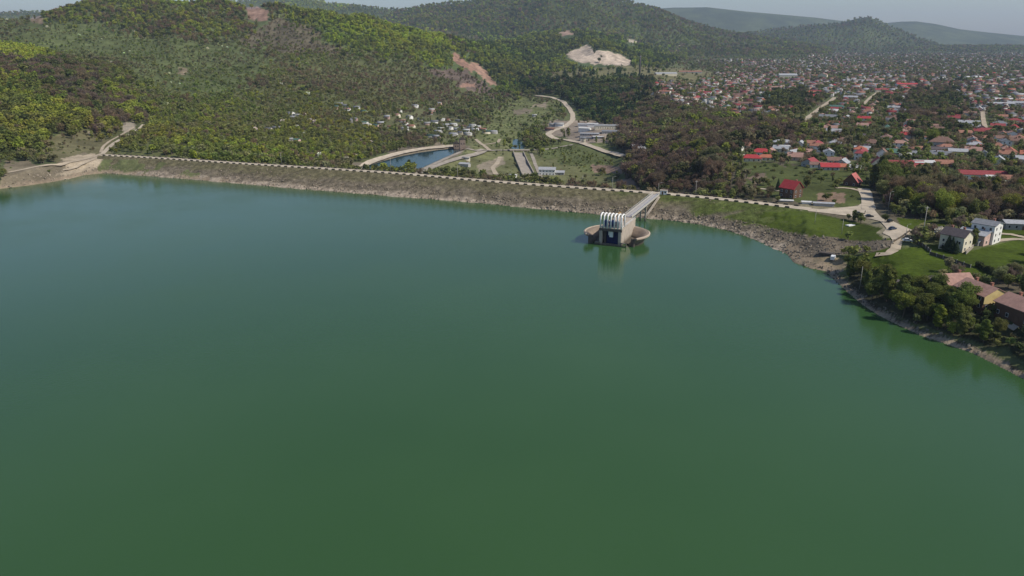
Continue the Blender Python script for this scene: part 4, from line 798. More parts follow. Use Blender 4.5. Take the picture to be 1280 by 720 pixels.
def crown_geo(kind, n, leaf, seed):
    rng = np.random.default_rng(seed); p, d = crown_pts(kind, n, rng)
    if kind == 'bare':
        out = (p - np.array([0, 0, .35])); out /= np.linalg.norm(out, axis=1)[:, None] + 1e-9
        return quads(p, leaf * 1.5, .13, None, 1, rng, out * 1.2 + np.array([0, 0, .5]))
    return quads(p, leaf, .8, d, 1.0, rng)
def trunk_geo(kind, seed, thick=1.0):
    r = random.Random(seed); m = MB(); top = {'bush': .5, 'tall': .9, 'conifer': .95}.get(kind, .62); b = .022 * thick
    lean = (r.uniform(-.02, .02), r.uniform(-.02, .02))
    m.tube([(0, 0, -.06), (lean[0], lean[1], top * .35), (lean[0] * 2, lean[1] * 2, top * .7), (lean[0] * 3, lean[1] * 3, top)], [b, b * .75, b * .5, b * .15], 5)
    for k in range(0 if kind in ('conifer', 'tall') else (9 if kind == 'bare' else 5)):
        a = r.uniform(0, 6.28); z = top * r.uniform(.35, .8); l = r.uniform(.18, .34)
        p = (lean[0] * 2 + math.cos(a) * l * .5, lean[1] * 2 + math.sin(a) * l * .5, z + l * .45); q = (math.cos(a) * l, math.sin(a) * l, z + l * 1.05)
        m.tube([(lean[0] * 1.5, lean[1] * 1.5, z), p, q], [b * .45, b * .3, b * .08], 4)
    return m
def leaf_mat(name, atype, translucent=.38):
    m = bpy.data.materials.new(name); m.use_nodes = True; t = m.node_tree; b = t.nodes['Principled BSDF']; b.inputs['Roughness'].default_value = .75; b.inputs['Specular IOR Level'].default_value = .12
    a = N(t, 'ShaderNodeAttribute', attribute_name='tint', attribute_type=atype)
    f = ramp(t, noise(t, .45, 4, rough=.7), .3, .7); c = mix(t, 1.0, a.outputs['Color'], mix(t, f, (.62, .66, .62), (1.35, 1.32, 1.2)), 'MULTIPLY')
    g = ramp(t, noise(t, 3.1, 2, rough=.7), .3, .7); c = mix(t, 1.0, c, mix(t, g, (.7, .7, .7), (1.3, 1.3, 1.3)), 'MULTIPLY')
    t.links.new(c, b.inputs['Base Color'])
    if translucent:
        tr_ = N(t, 'ShaderNodeBsdfTranslucent'); t.links.new(c, tr_.inputs['Color']); ms = N(t, 'ShaderNodeMixShader'); ms.inputs[0].default_value = translucent
        t.links.new(b.outputs[0], ms.inputs[1]); t.links.new(tr_.outputs[0], ms.inputs[2]); t.links.new(ms.outputs[0], t.nodes['Material Output'].inputs['Surface'])
    return m
M_LEAF_I = leaf_mat('leaves of the far woods', 'INSTANCER'); M_LEAF_O = leaf_mat('leaves', 'OBJECT'); M_BARK = mat('bark', (.12, .095, .075), .9, .25, 3)
TINTS = [(.235, .26, .055), (.165, .185, .06), (.095, .115, .045), (.195, .19, .10), (.205, .158, .105), (.175, .134, .11), (.55, .53, .48), (.055, .085, .045), (.14, .17, .065)]
SHAPE = ['leafy', 'leafy', 'leafy', 'leafy', 'bare', 'bare', 'leafy', 'conifer', 'bush']
# prototypes for the woods that are one mass (kept in an unlinked collection)
PC = bpy.data.collections.new('tree shapes'); protos = []
for i, (k, n, lf) in enumerate([('leafy', 260, .050)] * 3 + [('tall', 200, .05)] + [('bare', 420, .042)] * 3 + [('conifer', 200, .05)] + [('bush', 170, .085)] * 2):
    q = crown_geo(k, n, lf, 100 + i); tm = trunk_geo(k, 200 + i, 1.3); nq = len(q) // 4; nv = len(q)
    fl = list(range(nv)) + [j + nv for f in tm.f for j in f]; lt = [4] * nq + [len(f) for f in tm.f]
    me = mesh_np('tree shape', np.concatenate([q, np.array([tuple(v) for v in tm.v])]), fl, lt, False, [M_LEAF_I, M_BARK], [0] * nq + [1] * len(tm.f))
    o = bpy.data.objects.new('tree_shape_%02d' % i, me); PC.objects.link(o); protos.append(o)
PROTO = {0: [0, 1, 2, 3], 1: [0, 1, 2, 3], 2: [0, 1, 2, 3], 3: [0, 1, 2], 4: [4, 5, 6], 5: [4, 5, 6], 6: [0, 1, 2], 7: [7], 8: [8, 9]}
# candidates
rg = np.random.default_rng(77); xs, ys, dl = [], [], []
Y = 215.0
while Y < 6900:
    d = max(4.3 if Y < 430 else 5.4, .0053 * Y) ; n = int(1.62 * Y / d); s = (np.arange(n) + rg.random(n)) / n * 1.62 - .81
    yy = Y + rg.uniform(-.5, .5, n) * d * 1.1; xs.append(s * yy); ys.append(yy); dl.append(np.full(n, d)); Y += d
tx, ty, td = np.concatenate(xs), np.concatenate(ys), np.concatenate(dl); tz = ground(tx, ty); px, py, dep = project(tx, ty, tz)
jx = np.where(py < 200, 1, .15); zi = zone_index(px + rg.normal(size=len(px)) * 9 * jx, py + rg.normal(size=len(px)) * 4 * jx); bi = np.maximum(np.maximum(bare_mask(px, py), np.where(py < 120, bare_mask(px, py - 4), -1)), np.where(py < 120, bare_mask(px, py - 8), -1)); u = rg.random(len(tx))
dens = np.full(len(tx), .8); dens[(tx / ty > .16) & (tz < 30)] = .72; far = (ty > 3300) & (tz > 24); dens[far] = np.where(fbm(tx[far] / 260, ty[far] / 400, 3, 62) > .5, .98, .8)
for k, z in enumerate(ZONES): dens[zi == k] = z[2]
dens *= np.clip(.35 + 1.3 * fbm(tx / 28, ty / 28, 3, 95), 0, 1.15) * np.where(dens > .85, 1.25, 1)
dens[far] = np.where(fbm(tx[far] / 260, ty[far] / 400, 3, 62) > .45, 1, .8); dens[bi >= 0] = 0.02; lowb = (tz < .8) & (tz > -8) & (ty < 620) & (px > 0) & ((py > 250) | (px < 140)); dens[lowb] = 0
ok = (u < dens) & (px > -130) & (px < 1410)
nearw = np.zeros(len(tx), bool); m = ty < 1250; nearw[m] = in_poly(tx[m], ty[m], POND) | in_poly(tx[m], ty[m], RIVER) | in_poly(tx[m], ty[m], LAKE) | (dist_line(tx[m], ty[m], SHORE) < 3.5) & (tz[m] > -2); ok &= ~nearw
m = (ty < 760); cd = np.full(len(tx), 999.); cd[m] = dist_line(tx[m], ty[m], CREST); cx_ = np.array([p[0] / p[1] for p in CREST]); cyy = np.array([p[1] for p in CREST]); front = (ty < np.interp(tx / ty, cx_, cyy)) & (tx > CREST[0][0]) & (tx < CREST[-1][0]); ok &= ~(cd < 14) & ~(front & (px > 100) & (px < 1040) & (py > 190))
ok &= ~((tx > CREST[0][0]) & (tx < 60) & (cd < np.where(px < 340, 16, 95)))
hp = np.array([(h['x'], h['y'], max(h['L'], h['W']) * .5) for h in HS]); cell = {}
for a in hp: cell.setdefault((int(a[0] // 25), int(a[1] // 25)), []).append(a)
idx = np.nonzero(ok)[0]
for i in idx:
    g = (int(tx[i] // 25), int(ty[i] // 25))
    for a in (-1, 0, 1):
        for b in (-1, 0, 1):
            for q in cell.get((g[0] + a, g[1] + b), ()):
                if (q[0] - tx[i]) ** 2 + (q[1] - ty[i]) ** 2 < (q[2] + 1.8) ** 2 or (ty[i] < q[1] and ty[i] > q[1] - 20 and abs(tx[i] - q[0] * ty[i] / q[1]) < q[2] * .8 and u[i] > dens[i] * .55 and px[i] > 900 and py[i] < 262): ok[i] = False
for o in [o for o in bpy.data.objects if o.name.split('.')[0] in ('shore_road', 'hill_track', 'village_road', 'wood_road', 'yard_road', 'valley_road', 'works_road', 'works_track', 'pond_rim', 'channel_floor', 'gravel_square', 'field_path', 'town_street', 'bank_track', 'garden_path')]:
    v = np.empty(len(o.data.vertices) * 3, np.float32); o.data.vertices.foreach_get('co', v); v = v.reshape(-1, 3)
    bb = (tx > v[:, 0].min() - 6) & (tx < v[:, 0].max() + 6) & (ty > v[:, 1].min() - 34) & (ty < v[:, 1].max() + 6) & ok
    for i in np.nonzero(bb)[0]:
        dx_ = v[:, 0] - tx[i]; dy_ = v[:, 1] - ty[i]
        if (dx_ ** 2 + np.where(dy_ > 0, dy_ * (.3 if o.name.startswith('valley_road') else 1), dy_) ** 2).min() < (9 if o.name.startswith('valley_road') else 4.2) ** 2: ok[i] = False
tx, ty, tz, td, zi, px, py, dep = [a[ok] for a in (tx, ty, tz, td, zi, px, py, dep)]; n = len(tx)
kind = np.zeros(n, int); hgt = np.zeros(n); r1 = rg.random(n); cl = .55 * fbm(tx / 30, ty / 30, 3, 97) + .45 * fbm(tx / 110, ty / 150, 3, 98)
DEFW = {1: 4, 3: 3, 4: 3, 2: 2, 0: 1}; TOWNW = {4: 4, 2: 2.4, 1: 3.5, 3: 2, 5: 1.5, 8: 2, 6: .25, 0: .7}; MTW = {1: 4, 2: 4, 4: 2, 0: 1}
def pick(mask, w, h0, h1):
    ks = np.array(list(w)); c = np.cumsum([w[k] for k in ks], dtype=float); c /= c[-1]
    rr = np.clip(r1[mask] * .38 + (np.clip((cl[mask] - .35) / .3, 0, 1)) * .62, 0, .999)
    rr = (rr + 0.37 * len(w)) % 1.0
    kind[mask] = ks[np.searchsorted(c, rr)]; hgt[mask] = h0 + (h1 - h0) * rg.random(mask.sum()) ** 1.2
for k in range(-1, len(ZONES)):
    m = zi == k
    if not m.any(): continue
    if k >= 0: pick(m, ZONES[k][4], *ZONES[k][3])
    else:
        tw = m & (tx / ty > .16) & (tz < 30); mt = m & (ty > 3300) & ~tw; pick(tw, TOWNW, 4, 9); pick(mt, MTW, 9, 13); m = m & ~tw & ~mt; pick(m, DEFW, 7, 11)
hgt[kind == 8] *= .42; hgt *= np.where(kind == 8, 1, rg.uniform(.68, 1.22, n)); hgt = np.maximum(hgt, 1.2); hgt *= 1 + np.clip((td - 6.5) / 22, 0, .8)
tint = np.array(TINTS)[kind] * rg.uniform(.86, 1.16, (n, 1)) * (1 + rg.normal(size=(n, 3)) * .04)
ZT = {'stripes': (1.35, 1.4, 1.1), 'spurtop': (1.25, 1.25, 1), 'spurgreen': (1.05, 1.08, .9), 'lowslope': (1.15, 1.12, 1.1), 'midbrown': (1.2, 1.15, 1.15), 'midforest': (1.1, 1.18, 1.0), 'ridgeforest': (1.15, 1.15, 1.05), 'bushy': (1.2, 1.25, 1.15), 'grove': (.95, 1.0, .85), 'darkwood': (.75, .85, .75)}
for k, z in enumerate(ZONES):
    if z[0] in ZT: tint[zi == k] *= np.array(ZT[z[0]])
tint[(ty > 3300) & (tz > 24)] *= 1.3; tint[(tx / ty > .16) & (tz < 30) & (ty < 5000) & (zi < 0)] *= 1.35
lg = fbm(tx / 130, ty / 190, 3, 99)[:, None] * 2 - 1
tint[(tx / ty < .16)] *= 1.16
tint *= 1 + lg * np.array([.06, .22, -.05])
v1 = seen(tx, ty, tz + hgt * 1.0 + 9 + .006 * ty, 60)
tx, ty, tz, td, px, py, dep, kind, hgt, tint = [a[v1] for a in (tx, ty, tz, td, px, py, dep, kind, hgt, tint)]; n = len(tx)
vis_t = seen(tx, ty, tz + hgt * .75, 60) & (px > -5) & (px < 1285)
hpx = hgt * F / dep * vis_t; order = np.argsort(-hpx); IND = order[:298]; isind = np.zeros(n, bool); isind[IND] = True
print('TREES', n, 'smallest individual px', hpx[IND[-1]])
# the mass
mi = np.nonzero(~isind)[0]; me = bpy.data.meshes.new('trees'); me.vertices.add(len(mi)); me.vertices.foreach_set('co', np.c_[tx, ty, tz - .3][mi].astype(np.float32).ravel())
pr = np.array([PROTO[k][int(rg.integers(0, 9)) % len(PROTO[k])] for k in kind[mi]])
for nm, ty_, arr in (('proto', 'INT', pr), ('size', 'FLOAT_VECTOR', np.c_[hgt * rg.uniform(1.1, 1.55, n), hgt * rg.uniform(1.1, 1.55, n), hgt][mi].astype(np.float32).ravel()), ('turn', 'FLOAT_VECTOR', np.c_[np.zeros(len(mi)), np.zeros(len(mi)), rg.random(len(mi)) * 6.28].astype(np.float32).ravel()), ('tint', 'FLOAT_VECTOR', tint[mi].astype(np.float32).ravel())):
    a = me.attributes.new(nm, ty_, 'POINT'); a.data.foreach_set('value' if ty_ == 'INT' else 'vector', arr)
def instancer(name, me, coll, with_tint=True):
    o = link(name, me); ng = bpy.data.node_groups.new(name, 'GeometryNodeTree'); ng.interface.new_socket('Geometry', in_out='INPUT', socket_type='NodeSocketGeometry'); ng.interface.new_socket('Geometry', in_out='OUTPUT', socket_type='NodeSocketGeometry')
    gi, go = ng.nodes.new('NodeGroupInput'), ng.nodes.new('NodeGroupOutput'); ci = ng.nodes.new('GeometryNodeCollectionInfo'); ci.inputs[0].default_value = coll; ci.inputs['Separate Children'].default_value = True; ci.inputs['Reset Children'].default_value = True
    ip = ng.nodes.new('GeometryNodeInstanceOnPoints'); ip.inputs['Pick Instance'].default_value = True
    def at(nm, dt):
        q = ng.nodes.new('GeometryNodeInputNamedAttribute'); q.data_type = dt; q.inputs['Name'].default_value = nm; return next(s for s in q.outputs if s.enabled and s.name == 'Attribute')
    L_ = ng.links.new; L_(gi.outputs[0], ip.inputs['Points']); L_(ci.outputs[0], ip.inputs['Instance']); L_(at('proto', 'INT'), ip.inputs['Instance Index']); L_(at('size', 'FLOAT_VECTOR'), ip.inputs['Scale'])
    er = ng.nodes.new('FunctionNodeEulerToRotation'); L_(at('turn', 'FLOAT_VECTOR'), er.inputs[0]); L_(er.outputs[0], ip.inputs['Rotation']); L_(ip.outputs[0], go.inputs[0])
    md = o.modifiers.new('scatter', 'NODES'); md.node_group = ng; return o
tag(instancer('woodland', me, PC), kind='stuff')
# single trees
def tree_region(x, y):
    if y > 400 and x > 1262: return 'on the bank, right corner'
    if y > 330 and 1050 < x < 1290: return 'in the grove on the lake bank' if x < 1165 else 'in the shore grove below the houses'
    if y > 330: return 'beside the sandy beach under the rubble'
    if y > 280 and x > 1100: return 'around the meadow houses'
    if x > 1080 and y > 212: return 'in the brown wood, nearer part' if y > 248 else 'in the brown wood, farther part'
    if x > 930 and y > 235: return 'beside the gravel square and dam road'
    if x > 930: return 'among the gardens behind the dam road'
    if x > 770: return ('in riverside wood close behind the dam' if y > 215 else 'in the riverside wood, farther part') if x > 850 else 'in riverside wood beside the valley works'
    if x > 520: return 'in the valley behind the dam'
    if x > 300: return 'on the slope above the pond'
    if x > 130: return 'on the slope behind dam end'
    return 'just above the shore road' if y > 168 else ('in the dark spur wood, lower part' if y > 120 else 'on the spur wood top')
CW = ['bright yellow-green', 'mid green', 'dark green', 'grey-green', 'bare brown', 'bare purplish', 'white blossoming', 'dark needle', 'bushy green']
NM = ['broadleaf_tree'] * 4 + ['bare_tree'] * 2 + ['blossom_tree', 'conifer_tree', 'shrub']
cl_ = {}
for i in IND:
    i = int(i); sw = 'tall' if hgt[i] > 10.5 else ('small' if hgt[i] < 6.5 else 'medium'); cl_.setdefault((sw, CW[kind[i]], tree_region(px[i], py[i]), NM[kind[i]]), []).append(i)
hi = {}
def hires(shape, v, lod):
    k = (shape, v, lod)
    if k not in hi:
        nl, lf = {('leafy', 1): (7500, .0125), ('leafy', 0): (1500, .026), ('bare', 1): (4200, .020), ('bare', 0): (1700, .028), ('conifer', 1): (3500, .02), ('conifer', 0): (1500, .028), ('bush', 1): (4000, .026), ('bush', 0): (900, .05), ('tall', 1): (6500, .0135), ('tall', 0): (1500, .028)}[(shape, lod)]
        q = crown_geo(shape, nl, lf, 500 + v); cm = mesh_np('crown', q, np.arange(len(q)), np.full(len(q) // 4, 4), False, [M_LEAF_O]); tm = trunk_geo(shape, 600 + v).mesh('trunk', [M_BARK]); hi[k] = (cm, tm)
    return hi[k]
for (sw, cw, rgn, nm), ids in cl_.items():
    ids.sort(key=lambda i: px[i])
    for q, i in enumerate(ids):
        noun = 'shrub' if nm == 'shrub' else 'tree'
        lab = f'{sw} {cw} {noun} {rgn}' if len(ids) == 1 else f'{ordinal(q + 1)} {sw} {cw} {noun} from the left {rgn}'
        t = thing(nm, lab, noun, (tx[i], ty[i], tz[i] - .1), float(rg.random() * 6.28), 'trees around the lake and dam')
        w_ = hgt[i] * rg.uniform(.95, 1.3); t.scale = (w_, w_, hgt[i]); sh = SHAPE[kind[i]]
        if sh == 'leafy' and rg.random() < .3: sh = 'tall'
        cm, tm = hires(sh, int(rg.integers(0, 5)), 1 if hpx[i] > 24 else 0)
        c = link('crown', cm, t); c['tint'] = [float(v) for v in tint[i]]; link('trunk', tm, t)
# ------------------------------------------------------------------ rubble on the dam face and the shores
rk = bpy.data.collections.new('rock shapes')
m_, t_, b_ = newmat('rubble stone', .95, .1); a_ = N(t_, 'ShaderNodeAttribute', attribute_name='tint', attribute_type='INSTANCER'); t_.links.new(a_.outputs['Color'], b_.inputs['Base Color'])
for i in range(4):
    bm = bmesh.new(); bmesh.ops.create_icosphere(bm, subdivisions=1, radius=.5); r = random.Random(i)
    for v in bm.verts: v.co *= r.uniform(.65, 1.25); v.co.z *= .7
    me = bpy.data.meshes.new('rock shape'); bm.to_mesh(me); bm.free(); me.materials.append(m_); rk.objects.link(bpy.data.objects.new('rock_shape_%d' % i, me))
rp, rs, rt = [], [], []
for _ in range(12000):
    a = rg.random(); t = rg.random() ** 1.5 * .97; right = sstep(.60, .8, a)
    pr_ = (.95 if t < .42 else .28) * (1 - .85 * right * (t > .42)) 
    if rg.random() > pr_ * (.35 + 1.1 * float(fbm(a * 90, t * 6, 3, 111))): continue
    j = int(a * (ND - 1)); xy = DS[j, :2] * (1 - t) + CR[j, :2] * t; s_ = .3 + rg.random() ** 5 * 1.2 + (.4 if a > .7 and t < .4 else 0) * rg.random()
    rp.append((xy[0], xy[1], t * ZC + s_ * .12)); rs.append(s_); k = rg.uniform(.7, 1.2); rt.append(np.array((.265, .225, .175) if t < .35 else (.21, .175, .135)) * k)
bx, by = rg.uniform(100, 260, 60000), rg.uniform(235, 440, 60000); bz = ground(bx, by); bpx, bpy_, bd = project(bx, by, bz); zz = zone_index(bpx, bpy_)
zr = [i for i, z in enumerate(ZONES) if z[0] in ('rubble',)]; dsx = dist_line(bx, by, SHORE)
sel = (np.isin(zz, zr) & (rg.random(60000) < .42)) | ((dsx < 4) & (bz > -.5) & (bz < 2.5) & (rg.random(60000) < .3))
for i in np.nonzero(sel)[0]:
    s_ = .35 + rg.random() ** 4 * 1.3; rp.append((bx[i], by[i], bz[i] + s_ * .15)); rs.append(s_); rt.append(np.array((.20, .175, .14)) * rg.uniform(.6, 1.25))
lx, ly = rg.uniform(-560, -330, 30000), rg.uniform(430, 660, 30000); lz = ground(lx, ly); dsx = dist_line(lx, ly, SHORE); sel = (dsx < 14) & (lz > -.4) & (lz < 6) & (rg.random(30000) < .35)
for i in np.nonzero(sel)[0]:
    s_ = .4 + rg.random() ** 4 * 1.8; rp.append((lx[i], ly[i], lz[i] + s_ * .1)); rs.append(s_); rt.append(np.array((.32, .27, .21)) * rg.uniform(.6, 1.3))
me = bpy.data.meshes.new('rubble'); K = len(rp); me.vertices.add(K); me.vertices.foreach_set('co', np.array(rp, np.float32).ravel()); rs = np.array(rs)
for nm, ty_, arr in (('proto', 'INT', rg.integers(0, 4, K)), ('size', 'FLOAT_VECTOR', np.c_[rs * rg.uniform(.8, 1.4, K), rs, rs * .8].astype(np.float32).ravel()), ('turn', 'FLOAT_VECTOR', (rg.random((K, 3)) * 6.28).astype(np.float32).ravel()), ('tint', 'FLOAT_VECTOR', np.array(rt, np.float32).ravel())):
    a = me.attributes.new(nm, ty_, 'POINT'); a.data.foreach_set('value' if ty_ == 'INT' else 'vector', arr)
tag(instancer('stone_rubble', me, rk), kind='stuff'); print('ROCKS', K)
# ------------------------------------------------------------------ intake tower, spillway bowl, footbridge
M_TC = mat('tower concrete', (.43, .375, .31), .9, .2, .35, bump=.3); M_TD = mat('dark brown concrete', (.10, .085, .075), .9, .3, .5); M_BOWL = mat('bowl concrete', (.24, .19, .15), .92, .25, .25, bump=.3)  # M_TD is one dark brown tone for beam, inner and end walls
stain(M_TC); stain(M_BOWL); M_WHT = mat('white painted steel', (.80, .80, .78), .5, .06, 1); M_BLUE = mat('blue gate paint', (.02, .04, .17), .5, .3, .6); M_YEL = mat('ochre paint', (.42, .28, .12), .6, .2, 1); M_GREY = mat('grey steel', (.30, .29, .31), .6, .15, 1)
M_POLE = mat('pole concrete', (.42, .40, .36), .8, .12, 1)
O = Vector(on_z(749.3, 305.5, 0)); TR = math.radians(-23)
tw = thing('intake_tower', 'concrete intake tower in the lake topped by seven white arched hoops', 'intake tower', O, TR)
b = MB(); b.box((11.0, 14, 2.7), (1.0, 28, 11.4)).box((.5, 14.5, 2.7), (1.0, 27, 11.4)).box((5.75, 27.6, 2.7), (9.5, .8, 11.4)); b.build('side_wall', M_TC, tw)
for x in (.75, 10.75): MB().box((x, -.25, 2.6), (1.5, 1.5, 11.2)).build('pillar', M_TC, tw)
for x in (2.6,): MB().box((x, 1.2, 2.6), (.8, .8, 11.2)).build('pillar', M_TD, tw)
MB().box((5.75, -.1, .45), (8.5, 1.6, .9)).build('sill_beam', M_TC, tw)
MB().box((-1.2, .4, .2), (2.4, 2.0, 2.4)).build('footing', M_TC, tw)
b = MB(); [b.box(c, d) for c, d in (((11.7, -.9, .9), (.4, .5, 2.6)), ((14.2, -.9, .9), (.4, .5, 2.6)), ((12.95, -.9, 2.0), (2.9, .5, .4)), ((12.95, -.9, .25), (2.1, .45, .4)))]; b.build('guide_frame', M_TC, tw)
MB().box((5.75, 14, 8.75), (11.9, 28.6, .7)).build('deck', M_TC, tw)
MB().box((5.75, -.75, 8.15), (12.1, .5, 1.1)).build('edge_beam', M_TD, tw)
g = MB(); g.box((6.2, 4.4, 3.6), (7.6, .5, 7.8)); [g.box((2.8 + k * 1.7, 4.05, 3.6), (.22, .3, 7.6)) for k in range(5)]; g.build('gate', M_BLUE, tw)
MB().box((5.9, .9, 6.0), (1.9, 1.0, 3.4)).box((4.6, .9, 6.4), (.5, .5, 2.4)).build('hoist_box', M_WHT, tw)
MB().box((5.6, 16, 3), (9, .6, 9)).build('inner_wall', M_TD, tw)
for k in range(7):
    x = .35 + k * 1.83; y0, y1 = -.6, 5.6; cy_, ry = (y0 + y1) / 2, (y1 - y0) / 2; pts = [(x, y0, 9.0)] + [(x, cy_ - ry * math.cos(a), 13.9 + 2.3 * math.sin(a)) for a in np.linspace(0, math.pi, 11)] + [(x, y1, 9.0)]
    MB().tube(pts, .4, 8).build('arch_hoop', M_WHT, tw, True)
for x, w_ in ((2.3, 2.0), (5.6, 2.6), (8.8, 2.2)): MB().box((x, 2.6, 10.7), (w_, 3.0, 3.3)).box((x, 2.6, 12.5), (w_ * .5, 1.2, .5)).build('machine_cabinet', M_BLUE if x != 8.8 else M_GREY, tw)
r = MB(); [r.beam((s, -.8, z), (s2, -.8, z), .08, .08) for z in (9.6, 10.1) for s, s2 in ((0, 11.5),)]; [r.beam((11.4, -.8, z), (11.4, 28, z), .09, .09) for z in (9.6, 10.1)]; [r.beam((11.4, y, 9), (11.4, y, 10.1), .08, .08) for y in range(0, 29, 3)]; r.build('railing', M_WHT, tw)
g = MB()
for y in (12, 19): g.beam((2, y, 9), (4, y, 13.0), .35, .35); g.beam((7.5, y, 9), (5.5, y, 13.0), .35, .35); g.beam((3.6, y, 13.0), (6, y, 13.0), .4, .4)
g.beam((4.8, 10.5, 13.2), (4.8, 21, 13.2), .45, .5); g.build('crane_frame', M_YEL, tw)
# bowl
cb = O + Matrix.Rotation(TR, 3, 'Z') @ Vector((6, 11, 0)); bw = thing('spillway_bowl', 'round brown concrete overflow bowl around the intake tower, open on one side', 'spillway', cb)
prof_o = [(14.2, -4), (14.2, .8), (15.0, 2.4), (16.0, 3.4), (16.8, 3.8)]; prof_i = [(17.0, 4.3), (16.4, 4.75), (15.2, 4.6), (13.2, 3.4), (11.6, 1.6), (10.4, .7)]
def revolve(prof, a0, a1, n, closed):
    m = MB(); A = [math.radians(a0 + (a1 - a0) * i / n) for i in range(n + 1)]; k = len(prof); vs = [(r_ * math.cos(a), r_ * math.sin(a), z) for a in A for r_, z in prof]; fs = []
    for i in range(n):
        for j in range(k - (0 if closed else 1)): fs.append((i * k + j, i * k + (j + 1) % k, (i + 1) * k + (j + 1) % k, (i + 1) * k + j))
    if closed: fs += [tuple(range(k)), tuple(n * k + j for j in reversed(range(k)))]
    return m.add(vs, fs)
revolve(prof_o + prof_i + [(10.2, -4)], -62, 196, 72, True).build('shell', M_BOWL, bw, True)
rim = revolve([(16.0, 4.62), (17.3, 4.1), (17.35, 4.75), (16.7, 5.05)], -62, 196, 72, True).build('rim', mat('rim concrete', (.42, .34, .27), .9, .2, .5), bw)
m = MB(); [m.box(((14.6 + k * .2) * math.cos(math.radians(a)), (14.2 + k * .2) * math.sin(math.radians(a)), 1.8), (2.4, .7, 4.4), math.radians(a)) for k, a in enumerate((-63, 197, 200))]; m.build('end_wall', M_TD, bw)
MB().add([(10.5 * math.cos(a), 10.5 * math.sin(a), .62) for a in np.linspace(math.radians(-62), math.radians(196), 40)] + [(0, 0, .45)], [(i, i + 1, 40) for i in range(39)]).build('floor', M_BOWL, bw)
# bridge
A = O + Matrix.Rotation(TR, 3, 'Z') @ Vector((7.2, 28.3, 0)); B = Vector(on_z(820, 243.5, ZC)); A = Vector((A.x, A.y, 9.35)); B = Vector((B.x, B.y, ZC + .2)); dv = (B - A); Lb = dv.length; rzb = math.atan2(dv.y, dv.x)
br = thing('footbridge', 'narrow straight service bridge from the dam crest to the intake tower', 'bridge', A, rzb); sl_ = (B.z - A.z)
MB().beam((0, 0, -.2), (Lb, 0, sl_ - .2), 3.4, .5).build('deck', M_GREY, br)
for s in (-1, 1):
    MB().beam((0, s * 2.0, .15), (Lb, s * 2.0, sl_ + .15), .45, 1.1).build('girder', M_POLE, br)
    r = MB(); r.beam((0, s * 2.0, 1.7), (Lb, s * 2.0, sl_ + 1.7), .08, .08); [r.beam((x, s * 2.0, .7 + sl_ * x / Lb), (x, s * 2.0, 1.7 + sl_ * x / Lb), .07, .07) for x in np.arange(1, Lb, 3)]; r.build('railing', M_WHT, br)
MB().beam((0, .55, .12), (Lb, .55, sl_ + .12), .5, .12).build('cable_tray', M_POLE, br)
for x in (Lb * .52,): MB().box((x, -1.5, -6.3), (.8, .8, 12)).box((x, 1.5, -6.3), (.8, .8, 12)).box((x, 0, -.7), (1.0, 4.4, .7)).build('pier', M_TC, br)
hx_, hy_, _ = on_z(829.5, 243.0, ZC)
k = thing('control_booth', 'small white booth on the dam crest at the bridge head', 'booth', (hx_, hy_, ZC), -.3); MB().box((0, 0, 1.3), (4.2, 2.4, 2.4)).build('wall', M_WHT, k); MB().box((0, 0, 2.6), (4.7, 2.9, .25)).build('roof', M_TC, k); MB().box((-.6, -1.22, 1.1), (.9, .08, 1.9)).build('door', M_DOOR, k); MB().box((1.1, -1.22, 1.6), (1.1, .08, .8)).build('window', M_GLASS, k)
p0_, p1_ = Vector(on_z(824, 246, 9.6)), Vector(on_z(806.5, 271.5, .6)); s = MB().beam(p0_, p1_, 1.3, .5); tag(s.build('slope_stair', M_TC), 'narrow pale concrete stair running down the dam face beside the bridge', 'stair')
# ------------------------------------------------------------------ blocks along the crest
M_BLK = mat('dark olive concrete', (.075, .07, .055), .95, .35, 1.5)  # dark olive tone for the blocks, varied at random
bm_ = MB(); bm_.add([(-1.35, -.5, 0), (1.35, -.5, 0), (1.35, .5, 0), (-1.35, .5, 0), (-1.05, -.3, .85), (1.05, -.3, .85), (1.05, .3, .85), (-1.05, .3, .85)], [(3, 2, 1, 0), (4, 5, 6, 7), (0, 1, 5, 4), (1, 2, 6, 5), (2, 3, 7, 6), (3, 0, 4, 7)]); ME_BLK = bm_.mesh('kerb_block', [M_BLK])
seg = np.r_[0, np.cumsum(np.sqrt((np.diff(CR[:, :2], axis=0) ** 2).sum(1)))]
for off, lab, st in ((.75, 'low dark concrete block along the lake-side edge of the dam crest road', 0), (8.3, 'low dark concrete block along the valley-side edge of the dam crest road', 2.9)):
    for d in np.arange(6 + st, seg[-1] - 6, 5.9):
        x, y = np.interp(d, seg, CR[:, 0] + nrm[:, 0] * off), np.interp(d, seg, CR[:, 1] + nrm[:, 1] * off); a = math.atan2(np.interp(d, seg, tang[:, 1]), np.interp(d, seg, tang[:, 0]))
        if off < 4 and abs(project(x, y, ZC)[0] - 820) < 9: continue
        tag(link('kerb_block', ME_BLK, None, (x, y, ZC + .03), a), lab, 'kerb block', 'dark kerb blocks lining the crest road')
